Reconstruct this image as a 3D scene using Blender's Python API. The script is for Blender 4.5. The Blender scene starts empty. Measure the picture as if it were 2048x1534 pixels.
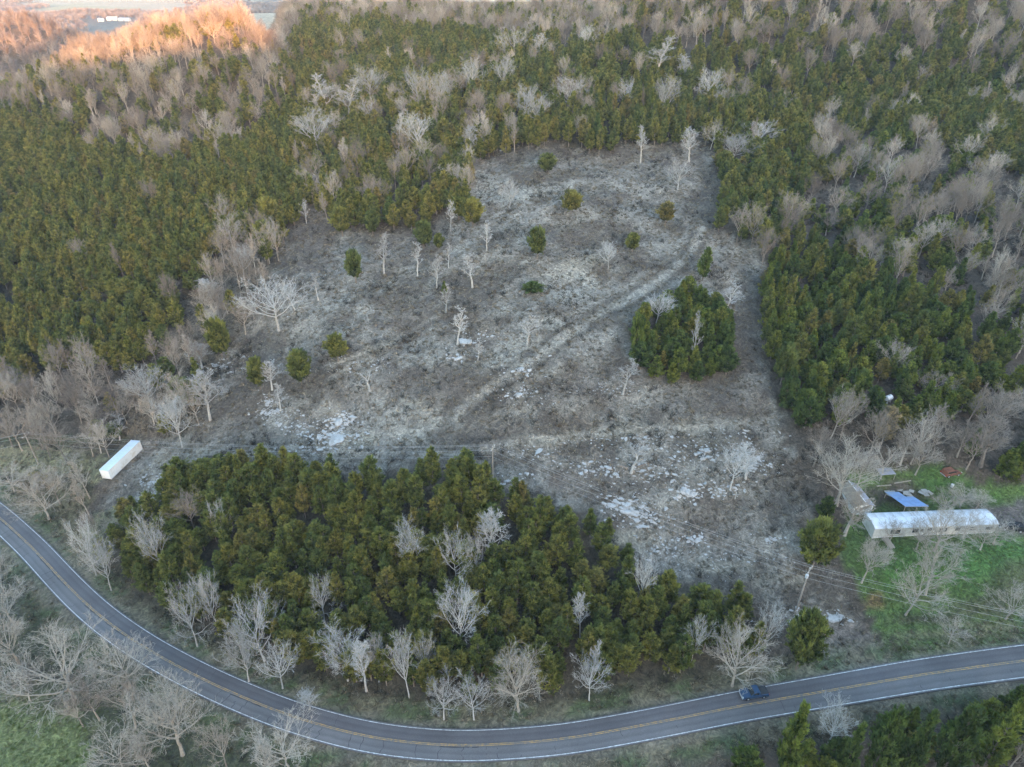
import bpy, math, random
import numpy as np
from mathutils import Vector, Matrix

R = math.radians
rng = np.random.default_rng(7)
random.seed(7)
S = bpy.context.scene
COL = S.collection

# ---------------------------------------------------------------- camera
CAM_H, PITCH, FPX = 118.0, R(31.8), 1365.0
cd = bpy.data.cameras.new('camera'); cam = bpy.data.objects.new('camera', cd); COL.objects.link(cam)
cam.location = (0, 0, CAM_H); cam.rotation_euler = (R(90) - PITCH, 0, 0)
cd.sensor_width = 36; cd.lens = 36 * FPX / 2048; cd.clip_start = 1; cd.clip_end = 20000
S.camera = cam

# ---------------------------------------------------------------- sky, sun, exposure
SUN_EL = R(3.6)
SD = np.array([-0.35, 0.937]); SD /= np.linalg.norm(SD)          # the way the light travels over the ground
w = bpy.data.worlds.new('World'); S.world = w; w.use_nodes = True
nt = w.node_tree; bg = nt.nodes['Background']
sky = nt.nodes.new('ShaderNodeTexSky'); sky.sky_type = 'NISHITA'; sky.sun_disc = False
sky.sun_elevation = SUN_EL; sky.sun_rotation = math.atan2(-SD[0], -SD[1])
sky.altitude = 250; sky.air_density = 1.0; sky.dust_density = 1.9; sky.ozone_density = 1.5
nt.links.new(sky.outputs[0], bg.inputs[0]); bg.inputs[1].default_value = 0.15
sl = bpy.data.lights.new('sun', 'SUN'); sl.energy = 1.5; sl.angle = R(0.5); sl.color = (1.0, 0.42, 0.16)
so = bpy.data.objects.new('sun', sl); COL.objects.link(so)
so.rotation_euler = Vector((SD[0] * math.cos(SUN_EL), SD[1] * math.cos(SUN_EL), -math.sin(SUN_EL))).to_track_quat('-Z', 'Y').to_euler()
so.location = (0, -50, 200)
S.view_settings.view_transform = 'Standard'; S.view_settings.look = 'None'
S.view_settings.exposure = 4.0; S.view_settings.gamma = 1.0
S.view_settings.use_curve_mapping = False
S.cycles.max_bounces = 5; S.cycles.diffuse_bounces = 3; S.cycles.transparent_max_bounces = 6
S.cycles.volume_bounces = 1

# ---------------------------------------------------------------- camera geometry (layout helper)
CP, SP = math.cos(PITCH), math.sin(PITCH)
def project(x, y, z):
    x = np.asarray(x, float); y = np.asarray(y, float); z = np.asarray(z, float) - CAM_H
    dep = y * CP - z * SP; up = y * SP + z * CP
    dd = np.maximum(dep, 1e-3)
    return 1024 + FPX * x / dd, 767 - FPX * up / dd, dep
def ray(px, py):
    u, v = px - 1024, py - 767
    d = np.array([u, FPX * CP - v * SP, -(FPX * SP + v * CP)], float)
    return d / np.linalg.norm(d)

# ---------------------------------------------------------------- road centre line
RP = [(0, 1035, 0), (70, 1100, 0), (104, 1138, 0), (157, 1194, 0), (209, 1240, 0), (261, 1277, 0), (313, 1310, 0), (418, 1365, 0), (522, 1410, 0),
      (600, 1439, 0), (739, 1476, 0), (878, 1491, 0), (948, 1492, 0), (1122, 1480, .6), (1300, 1448, 1.5), (1483, 1411, 2.6), (1665, 1380, 3.8), (1848, 1348, 5), (2048, 1321, 6)]
pts = []
for px, py, z in RP:
    d = ray(px, py); t = (CAM_H - z) / -d[2]; pts.append((d[0] * t, d[1] * t, z))
L0 = pts[0]
pts = [(-900, 150, 2), (-600, 185, 1), (-420, 200, 0), (-300, 192, 0), (-225, 176, 0), (L0[0] - 42, L0[1] + 27, 0)] + pts
e = pts[-1]; f_ = pts[-2]; dx, dy = e[0] - f_[0], e[1] - f_[1]
for k in range(1, 12): pts.append((e[0] + dx * k * (1 + k * .35), e[1] + dy * k * (1 + k * .1), 6 + k * 1.2))
pts = np.array(pts)
seg = np.r_[0, np.cumsum(np.hypot(*np.diff(pts[:, :2], axis=0).T))]
ss = np.arange(0, seg[-1], 2.0)
def smooth(a, n):
    k = np.hanning(n + 2)[1:-1]; k /= k.sum()
    return np.convolve(np.pad(a, n // 2, mode='reflect', reflect_type='odd'), k, 'same')[n // 2:n // 2 + len(a)]
RX, RY, RZ = (smooth(np.interp(ss, seg, pts[:, i]), 11) for i in range(3))
TX, TY = np.gradient(RX), np.gradient(RY); TL = np.hypot(TX, TY); TX /= TL; TY /= TL
NX, NY = -TY, TX                                                    # left of travel = north side

def road_dist(x, y):
    x = np.atleast_1d(x).astype(float).ravel(); y = np.atleast_1d(y).astype(float).ravel()
    D = np.empty_like(x); Z = np.empty_like(x); I = np.empty(len(x), int)
    for a in range(0, len(x), 8000):
        xx = x[a:a + 8000, None]; yy = y[a:a + 8000, None]
        q = (xx - RX) ** 2 + (yy - RY) ** 2; i = q.argmin(1); I[a:a + 8000] = i
        ddx = xx[:, 0] - RX[i]; ddy = yy[:, 0] - RY[i]
        nd = ddx * NX[i] + ddy * NY[i]; r = np.sqrt(q[np.arange(len(i)), i])
        D[a:a + 8000] = np.where(r < 6, nd, np.sign(nd) * r); Z[a:a + 8000] = RZ[i]
    return D, Z, I

PD = [0, 3.6, 5, 9, 30, 48, 81, 130, 193, 260, 328, 375, 430, 520, 640, 900, 9000]
PZ = [-.15, -.15, -.25, .5, 8, 16, 29, 42, 56, 70, 83, 86, 82, 66, 44, 26, 20]
ND = [0, 3.6, 6, 12, 40, 120, 9000]
NZ = [-.15, -.15, -.7, -1.6, -3.0, -4.5, -4.5]
def vnoise(x, y, s, seed=0):
    r = np.random.default_rng(seed); out = 0
    for k in range(5):
        a = r.uniform(0, 6.28); f = (1.7 ** k) / s * 2.2; ph = r.uniform(0, 6.28, 2)
        out = out + np.sin((x * math.cos(a) + y * math.sin(a)) * f + ph[0]) * np.sin((-x * math.sin(a) + y * math.cos(a)) * f * .9 + ph[1]) / (1.35 ** k)
    return out / 1.6
def sstep(a, b, x):
    t = np.clip((x - a) / (b - a), 0, 1); return t * t * (3 - 2 * t)
def height_fn(x, y):
    D, Z, _ = road_dist(x, y)
    P = np.interp(D, PD, PZ); P = np.where(D < 0, np.interp(-D, ND, NZ), P)
    yy = np.maximum(y, 60); a = x / yy
    # the left shoulder drops away to the left, the right hand hill keeps rising
    k = sstep(120, 330, D)
    m = 1
    P = P * np.where(D > 0, m, 1)
    hill = 104 + 14 * sstep(.3, .8, a) - 6 * np.cos(x / 60.0)
    kr = sstep(.02, .22, a) * sstep(300, 420, y) * (1 - sstep(900, 1500, y))
    P = np.where(D > 0, P * (1 - kr) + hill * kr, P)
    # second ridge far on the left, woods and low rises in the valley
    ca = np.interp(a, [-.78, -.66, -.58, -.45, -.36, -.3], [48, 56, 69, 83, 88, 86])
    T = 24 + (ca - 24) * np.where(y > 400, np.exp(-((y - 400) / 62) ** 2), 1.0)
    kl = (1 - sstep(-.36, -.28, a)) * sstep(300, 392, y) * (1 - sstep(1100, 1500, y))
    P = P * (1 - kl) + T * kl
    P = P + 52 * np.exp(-(((x + 392) / 75) ** 2 + ((y - 600) / 60) ** 2))
    P = P + 34 * np.exp(-(((x + 780) / 300) ** 2 + ((y - 2300) / 150) ** 2)) + 60 * np.exp(-((y - 4600) / 600) ** 2)
    P = P + 20 * np.exp(-(((x + 350) / 160) ** 2 + ((y - 1250) / 90) ** 2))
    P = P + vnoise(x, y, 60, 3) * 1.7 * sstep(12, 70, np.abs(D)) * (1 - .0 * a) + vnoise(x, y, 14, 5) * .28 * sstep(8, 25, np.abs(D))
    P = P + vnoise(x, y, 420, 8) * 8 * sstep(700, 1200, y)
    # gully on the right between the two woods
    P = P - 5 * np.exp(-((x - (70 + .33 * (y - 120))) / 16) ** 2) * sstep(130, 180, y) * (1 - sstep(300, 360, y))
    # the yard round the home is levelled
    # unseen hill behind the camera, crest shaped so sun reaches only the left ridges
    s = x * SD[0] + y * SD[1]; u = x * SD[1] - y * SD[0]
    crest = 143 + 5 * sstep(-90, 0, u) + 15 * np.exp(-((u + 112) / 15) ** 2) + 84 * sstep(22, 66, u) + 12 * np.sin(u / 90) * sstep(60, 120, u)
    P = P + (crest - P) * np.exp(-((s + 640) / 190) ** 2) * (s > -640) + (crest - P) * (s <= -640) * np.exp(-((s + 640) / 500) ** 2)
    return Z * np.exp(-np.abs(D) / 160) + P

def grow(a, b, step, g):
    o = []; v = a
    while v < b: o.append(v); v += step; step *= g
    o.append(b); return o
xp = np.array(list(np.arange(0, 270, 1.5)) + grow(270, 9000, 1.6, 1.06))
GX = np.unique(np.r_[-xp[::-1], xp])
GY = np.r_[-np.array(grow(0, 3000, 4, 1.07))[::-1][:-1], np.arange(0, 52, 4), np.arange(52, 440, 1.5), grow(440, 12000, 1.6, 1.05)]
GY = np.unique(GY)
MX, MY = np.meshgrid(GX, GY)
GZ = height_fn(MX.ravel(), MY.ravel()).reshape(MX.shape)
YARD = None
def gz(x, y):
    x = np.asarray(x, float); y = np.asarray(y, float)
    i = np.clip(np.searchsorted(GX, x) - 1, 0, len(GX) - 2); j = np.clip(np.searchsorted(GY, y) - 1, 0, len(GY) - 2)
    tx = (x - GX[i]) / (GX[i + 1] - GX[i]); ty = (y - GY[j]) / (GY[j + 1] - GY[j])
    return (GZ[j, i] * (1 - tx) + GZ[j, i + 1] * tx) * (1 - ty) + (GZ[j + 1, i] * (1 - tx) + GZ[j + 1, i + 1] * tx) * ty
def ground(px, py):
    d = ray(px, py); t = np.r_[np.arange(60, 700, .5), np.arange(700, 9000, 5)]
    x, y, z = d[0] * t, d[1] * t, CAM_H + d[2] * t
    k = np.argmax(z < gz(x, y))
    if k == 0: k = len(t) - 1
    return float(x[k]), float(y[k]), float(gz(x[k], y[k]))
# level the yard under the home before anything stands on it
yc = ground(1870, 1060)
m_ = np.exp(-(((MX - yc[0]) / 19) ** 4 + ((MY - yc[1]) / 11) ** 4))
GZ = GZ * (1 - m_) + (yc[2] + (MY - yc[1]) * .06) * m_
tc = ground(250, 925)
m_ = np.exp(-(((MX - tc[0]) / 9) ** 4 + ((MY - tc[1]) / 9) ** 4))
GZ = GZ * (1 - m_) + (tc[2]) * m_

# ---------------------------------------------------------------- node helpers and materials
class NT:
    def __init__(s, m): s.t = m.node_tree; s.n = s.t.nodes; s.l = s.t.links
    def add(s, typ, **k):
        n = s.n.new(typ)
        for a, b in k.items(): setattr(n, a, b)
        return n
    def link(s, a, b): s.l.new(a, b)
def new_mat(name):
    m = bpy.data.materials.new(name); m.use_nodes = True; return m, NT(m)
def noise(t, scale, detail=4, rough=.6, vec=None, coord='Object'):
    n = t.add('ShaderNodeTexNoise'); n.inputs['Scale'].default_value = scale; n.inputs['Detail'].default_value = detail; n.inputs['Roughness'].default_value = rough
    if vec is None:
        tc_ = t.add('ShaderNodeTexCoord'); vec = tc_.outputs[coord]
    t.link(vec, n.inputs['Vector']); return n.outputs['Fac']
def ramp(t, fac, stops):
    r = t.add('ShaderNodeValToRGB'); el = r.color_ramp.elements
    while len(el) > 1: el.remove(el[-1])
    el[0].position = stops[0][0]; el[0].color = (*stops[0][1], 1)
    for p, c in stops[1:]:
        q = el.new(p); q.color = (*c, 1)
    t.link(fac, r.inputs[0]); return r.outputs[0]
def g3(v): return (v, v, v)
def mult(t, a, b, fac=1.0):
    m = t.add('ShaderNodeMix', data_type='RGBA', blend_type='MULTIPLY'); m.inputs[0].default_value = fac
    t.link(a, m.inputs[6])
    if isinstance(b, tuple): m.inputs[7].default_value = (*b, 1)
    else: t.link(b, m.inputs[7])
    return m.outputs[2]
def mixc(t, fac, a, b):
    m = t.add('ShaderNodeMix', data_type='RGBA')
    if isinstance(fac, float): m.inputs[0].default_value = fac
    else: t.link(fac, m.inputs[0])
    for s_, v in ((6, a), (7, b)):
        if isinstance(v, tuple): m.inputs[s_].default_value = (*v, 1)
        else: t.link(v, m.inputs[s_])
    return m.outputs[2]
MATS = {}
def simple(name, col, rough=.7, var=.25, scale=3, metal=0, bump=0, dirt=None):
    if name in MATS: return MATS[name]
    m, t = new_mat(name); b = t.n['Principled BSDF']
    n = noise(t, scale, 5, .65)
    lo = tuple(c * (1 - var) for c in col); hi = tuple(min(1, c * (1 + var)) for c in col)
    c = ramp(t, n, [(.3, lo), (.7, hi)])
    if dirt:
        n2 = noise(t, scale * .35, 6, .7); f = ramp(t, n2, [(.5, g3(0)), (.68, g3(1))]); c = mixc(t, f, c, dirt)
    t.link(c, b.inputs['Base Color']); b.inputs['Roughness'].default_value = rough; b.inputs['Metallic'].default_value = metal
    if bump:
        bp = t.add('ShaderNodeBump'); bp.inputs['Strength'].default_value = bump; t.link(n, bp.inputs['Height']); t.link(bp.outputs[0], b.inputs['Normal'])
    MATS[name] = m; return m
def foliage_mat(name, stops, trans=.25):
    m, t = new_mat(name); t.n.remove(t.n['Principled BSDF']); out = t.n['Material Output']
    oi = t.add('ShaderNodeObjectInfo'); c = ramp(t, oi.outputs['Random'], stops)
    at = t.add('ShaderNodeAttribute', attribute_name='tone')
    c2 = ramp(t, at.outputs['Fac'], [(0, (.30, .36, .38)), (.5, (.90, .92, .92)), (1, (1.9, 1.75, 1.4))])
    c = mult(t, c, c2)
    d = t.add('ShaderNodeBsdfDiffuse'); tr = t.add('ShaderNodeBsdfTranslucent'); mx = t.add('ShaderNodeMixShader'); mx.inputs[0].default_value = trans
    t.link(c, d.inputs[0]); t.link(c, tr.inputs[0]); t.link(d.outputs[0], mx.inputs[1]); t.link(tr.outputs[0], mx.inputs[2]); t.link(mx.outputs[0], out.inputs[0])
    MATS[name] = m; return m
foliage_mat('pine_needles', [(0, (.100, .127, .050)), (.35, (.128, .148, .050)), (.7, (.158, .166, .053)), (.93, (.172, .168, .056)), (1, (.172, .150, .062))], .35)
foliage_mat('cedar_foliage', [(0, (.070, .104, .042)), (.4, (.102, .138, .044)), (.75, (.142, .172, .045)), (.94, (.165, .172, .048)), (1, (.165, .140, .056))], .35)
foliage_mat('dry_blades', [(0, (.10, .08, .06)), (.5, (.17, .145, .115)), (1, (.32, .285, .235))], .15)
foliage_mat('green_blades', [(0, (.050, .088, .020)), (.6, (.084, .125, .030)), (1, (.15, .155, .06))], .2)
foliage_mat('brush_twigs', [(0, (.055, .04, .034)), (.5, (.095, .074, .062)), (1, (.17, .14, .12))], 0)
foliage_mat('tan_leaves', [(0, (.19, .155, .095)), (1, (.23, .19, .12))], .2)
def bark_mat(name, stops):
    m, t = new_mat(name); b = t.n['Principled BSDF']
    oi = t.add('ShaderNodeObjectInfo'); c = ramp(t, oi.outputs['Random'], stops)
    n = noise(t, 2.2, 4, .6); c = mult(t, c, ramp(t, n, [(.3, g3(.72)), (.7, g3(1.2))]))
    t.link(c, b.inputs['Base Color']); b.inputs['Roughness'].default_value = .9; MATS[name] = m; return m
bark_mat('bare_bark', [(0, (.15, .12, .10)), (.3, (.23, .19, .155)), (.7, (.32, .275, .225)), (1, (.42, .375, .32))])
bark_mat('tan_bark', [(0, (.28, .24, .195)), (1, (.38, .335, .28))])
bark_mat('pale_bark', [(0, (.30, .285, .265)), (1, (.45, .435, .41))])
bark_mat('far_bark', [(0, (.12, .10, .095)), (.5, (.18, .155, .15)), (1, (.25, .225, .215))])
bark_mat('pine_bark', [(0, (.15, .115, .09)), (1, (.26, .21, .17))])

# ---------------------------------------------------------------- object helpers
def mesh(name, v, f, mats, mi=None, tone=None, smooth_=False):
    me = bpy.data.meshes.new(name); me.from_pydata([tuple(map(float, p)) for p in v], [], [tuple(map(int, q)) for q in f])
    for m in (mats if isinstance(mats, (list, tuple)) else [mats]): me.materials.append(MATS[m] if isinstance(m, str) else m)
    if mi is not None: me.polygons.foreach_set('material_index', np.asarray(mi, dtype=np.int32))
    if tone is not None:
        a = me.attributes.new('tone', 'FLOAT', 'POINT'); a.data.foreach_set('value', np.asarray(tone, dtype=np.float32))
    if smooth_: me.polygons.foreach_set('use_smooth', [True] * len(me.polygons))
    me.update(); return me
def link(name, me, parent=None, loc=None, rz=None):
    o = bpy.data.objects.new(name, me); COL.objects.link(o)
    if parent: o.parent = parent
    if loc is not None: o.location = loc
    if rz is not None: o.rotation_euler[2] = rz
    return o
def tag(o, label=None, cat=None, group=None, kind=None):
    if label: o['label'] = label
    if cat: o['category'] = cat
    if group: o['group'] = group
    if kind: o['kind'] = kind
    return o
def empty(name, loc, rz=0, label=None, cat=None, group=None):
    o = bpy.data.objects.new(name, None); COL.objects.link(o); o.location = loc; o.rotation_euler = (0, 0, rz); o.empty_display_size = .2
    return tag(o, label, cat, group)
class MB:
    def __init__(s): s.v = []; s.f = []; s.mi = []
    def box(s, x0, x1, y0, y1, z0, z1, mi=0):
        n = len(s.v); s.v += [(x, y, z) for z in (z0, z1) for x, y in ((x0, y0), (x1, y0), (x1, y1), (x0, y1))]
        q = [(0, 3, 2, 1), (4, 5, 6, 7), (0, 1, 5, 4), (1, 2, 6, 5), (2, 3, 7, 6), (3, 0, 4, 7)]
        s.f += [tuple(n + i for i in a) for a in q]; s.mi += [mi] * 6; return s
    def poly(s, ring, depth_vec, mi=0):
        n = len(s.v); k = len(ring); s.v += [tuple(p) for p in ring] + [tuple(np.add(p, depth_vec)) for p in ring]
        s.f.append(tuple(n + i for i in range(k))[::-1]); s.f.append(tuple(n + k + i for i in range(k)))
        s.f += [(n + i, n + (i + 1) % k, n + k + (i + 1) % k, n + k + i) for i in range(k)]; s.mi += [mi] * (k + 2); return s
    def tube(s, P, rad, k=6, mi=0, cap=True):
        P = [np.array(p, float) for p in P]; rad = [rad] * len(P) if np.isscalar(rad) else rad; n = len(s.v)
        for i, p in enumerate(P):
            d = P[min(i + 1, len(P) - 1)] - P[max(i - 1, 0)]; d /= (np.linalg.norm(d) + 1e-9)
            a = np.cross(d, (0, 0, 1) if abs(d[2]) < .9 else (1, 0, 0)); a /= np.linalg.norm(a); b = np.cross(d, a)
            for j in range(k):
                t = 6.28318 * j / k; s.v.append(tuple(p + rad[i] * (a * math.cos(t) + b * math.sin(t))))
        for i in range(len(P) - 1):
            for j in range(k):
                q = n + i * k; s.f.append((q + j, q + (j + 1) % k, q + k + (j + 1) % k, q + k + j)); s.mi.append(mi)
        if cap:
            s.f.append(tuple(n + j for j in range(k))); q = n + (len(P) - 1) * k; s.f.append(tuple(q + j for j in range(k))[::-1]); s.mi += [mi, mi]
        return s
    def mesh(s, name, mats, smooth_=False): return mesh(name, s.v, s.f, mats, s.mi, None, smooth_)
    def obj(s, name, mats, parent=None, loc=None, rz=None, bevel=0, smooth_=False):
        o = link(name, s.mesh(name, mats, smooth_), parent, loc, rz)
        if bevel:
            m = o.modifiers.new('bevel', 'BEVEL'); m.width = bevel; m.segments = 2; m.limit_method = 'ANGLE'
        return o

# ---------------------------------------------------------------- zones of the land, from where things stand in the view
def inpoly(px, py, poly):
    px = np.asarray(px, float); py = np.asarray(py, float); c = np.zeros(px.shape, bool); n = len(poly)
    for i in range(n):
        x0, y0 = poly[i]; x1, y1 = poly[(i + 1) % n]
        if y0 == y1: continue
        c ^= ((y0 > py) != (y1 > py)) & (px < (x1 - x0) * (py - y0) / (y1 - y0) + x0)
    return c
CLUMP = [(1262, 640), (1300, 600), (1340, 570), (1380, 560), (1440, 590), (1475, 640), (1478, 700), (1440, 740), (1330, 740), (1280, 720)]
RCLUMP = [(1440, 340), (1480, 300), (1545, 290), (1610, 300), (1560, 470), (1500, 462), (1432, 450)]
MIDPINE = [(600, 330), (760, 300), (930, 290), (940, 395), (850, 430), (790, 440), (680, 430), (640, 375)]
CLEAR = [(612, 385), (660, 425), (790, 440), (940, 395), (950, 310), (1080, 275), (1200, 288), (1400, 262), (1450, 330), (1440, 450), (1520, 475), (1532, 700), (1572, 880), (1640, 1060), (1780, 1310), (1650, 1335), (1600, 1240), (1480, 1180),
         (1300, 1130), (1262, 1060), (1150, 1000), (1000, 972), (960, 932), (800, 925), (700, 945), (580, 920), (340, 925), (300, 1010), (200, 1000), (215, 890), (395, 850), (440, 700), (480, 660), (545, 530), (560, 470)]
LSTRIP = [(395, 850), (440, 700), (480, 660), (545, 530), (520, 470), (440, 470), (380, 570), (250, 830), (230, 890)]
PLANT = [(-500, 215), (120, 240), (270, 320), (420, 330), (520, 240), (600, 300), (612, 385), (560, 470), (440, 470), (380, 570), (290, 725), (100, 722), (-20, 790), (-500, 790)]
LBARE = [(-400, 785), (-20, 785), (100, 722), (290, 725), (230, 890), (215, 900), (-400, 900)]
LGRASS = [(-300, 885), (240, 885), (195, 950), (120, 940), (-300, 940)]
LLOW = [(-300, 940), (195, 945), (130, 1095), (60, 1050), (-10, 1000), (-300, 940)]
STAND = [(210, 1070), (260, 1000), (350, 935), (470, 925), (580, 925), (700, 950), (800, 932), (960, 938), (1010, 985), (1150, 1012), (1240, 1065), (1280, 1150), (1480, 1195), (1560, 1260), (1430, 1335), (1200, 1390), (1050, 1400), (900, 1400),
         (700, 1375), (520, 1310), (360, 1240), (250, 1170), (190, 1110)]
EDGE = [(150, 1060), (210, 1000), (260, 1000), (190, 1110), (360, 1240), (700, 1375), (1050, 1400), (1430, 1335), (1620, 1290), (1640, 1330), (1300, 1415), (950, 1450), (700, 1430), (450, 1350), (250, 1220), (130, 1110)]
BLBARE = [(-300, 1090), (0, 1120), (110, 1230), (290, 1350), (450, 1420), (640, 1500), (640, 1700), (190, 1700), (180, 1450), (-20, 1370), (-300, 1370)]
BLFIELD = [(-300, 1370), (-20, 1370), (180, 1450), (200, 1800), (-300, 1800)]
BRWOOD = [(1490, 1440), (1640, 1430), (1800, 1410), (2048, 1370), (2500, 1310), (2500, 1900), (1450, 1900)]
CEDARS = [(1530, 500), (1640, 475), (1760, 540), (1920, 600), (2050, 690), (2010, 775), (1800, 830), (1640, 850), (1572, 800), (1540, 640)]
BAREA = [(1640, 235), (1800, 255), (2048, 330), (2300, 420), (2300, 470), (1960, 490), (1780, 420), (1640, 300)]
BAREB = [(1620, 350), (1740, 355), (1900, 440), (2500, 480), (2500, 720), (2040, 690), (1900, 590), (1760, 535), (1640, 465), (1560, 440)]
RLOW = [(1575, 835), (1640, 830), (1800, 815), (1950, 770), (2200, 700), (2500, 700), (2500, 960), (1990, 955), (1880, 920), (1700, 930), (1690, 1100), (1650, 1040)]
YARDP = [(1700, 930), (1880, 915), (2000, 955), (2500, 960), (2500, 1300), (1780, 1320), (1690, 1100)]
RWOOD1 = [(1640, 100), (1800, 90), (2400, 200), (2400, 420), (2048, 330), (1800, 255), (1640, 235), (1600, 300), (1560, 470), (1620, 350)]
INTOP = [(600, 40), (1640, 110), (1600, 300), (1545, 290), (1400, 262), (1200, 288), (1080, 275), (950, 300), (600, 300), (520, 240)]

# stands: name, polygon, spacing, share of pine, share of cedar (rest bare), label fragment
STANDS = [
    ('clump', CLUMP, 3.6, 0, 1, 'inside the dense clump at the clearing\'s right edge'),
    ('rclump', RCLUMP, 4.0, .7, .3, 'in the wedge of evergreens pushing into the clearing from its upper right'),
    ('mid', MIDPINE, 3.9, .78, 0, 'in the pine grove along the upper left edge of the clearing'),
    ('clear', CLEAR, 0, 0, 0, ''),
    ('lstrip', LSTRIP, 5.6, .28, 0, 'in the thin belt between pine plantation and clearing'),
    ('plant', PLANT, 3.6, .982, 0, 'in the dense olive plantation left of the clearing'),
    ('lbare', LBARE, 5.4, .10, 0, 'in the reddish bare thicket below the left plantation'),
    ('lgrass', LGRASS, 0, 0, 0, ''),
    ('llow', LLOW, 5.2, .08, 0, 'in the scrub between the left roadside and grass strip'),
    ('stand', STAND, 3.4, .985, 0, 'in the large pine stand between the road bend and clearing'),
    ('edge', EDGE, 4.2, .5, 0, 'on the roadside edge of the large pine stand'),
    ('bl', BLBARE, 7.6, 0, 0, 'below the road bend beside the green field'),
    ('blfield', BLFIELD, 0, 0, 0, ''),
    ('br', BRWOOD, 3.9, .12, .74, 'in the dark wood below the lower right road'),
    ('cedars', CEDARS, 3.7, .22, .74, 'in the bright cedar wood right of the clearing'),
    ('bareb', BAREB, 4.7, .10, .34, 'in the grey bare wood above the cedar wood'),
    ('barea', BAREA, 4.6, .12, .22, 'in the pale bare belt high on the right slope'),
    ('rlow', RLOW, 4.7, 0, .26, 'in the bare wood behind the white home'),
    ('yard', YARDP, 0, 0, 0, ''),
    ('rwood', RWOOD1, 3.8, .78, .14, 'in the mixed wood on the upper right slope'),
    ('top', INTOP, 4.0, .88, 0, 'in the pine wood above the clearing'),
]
def zone_of(px, py):
    z = np.full(px.shape, -1)
    for k in range(len(STANDS) - 1, -1, -1):
        z[inpoly(px, py, STANDS[k][1])] = k
    return z
ZI = {s[0]: i for i, s in enumerate(STANDS)}

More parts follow.
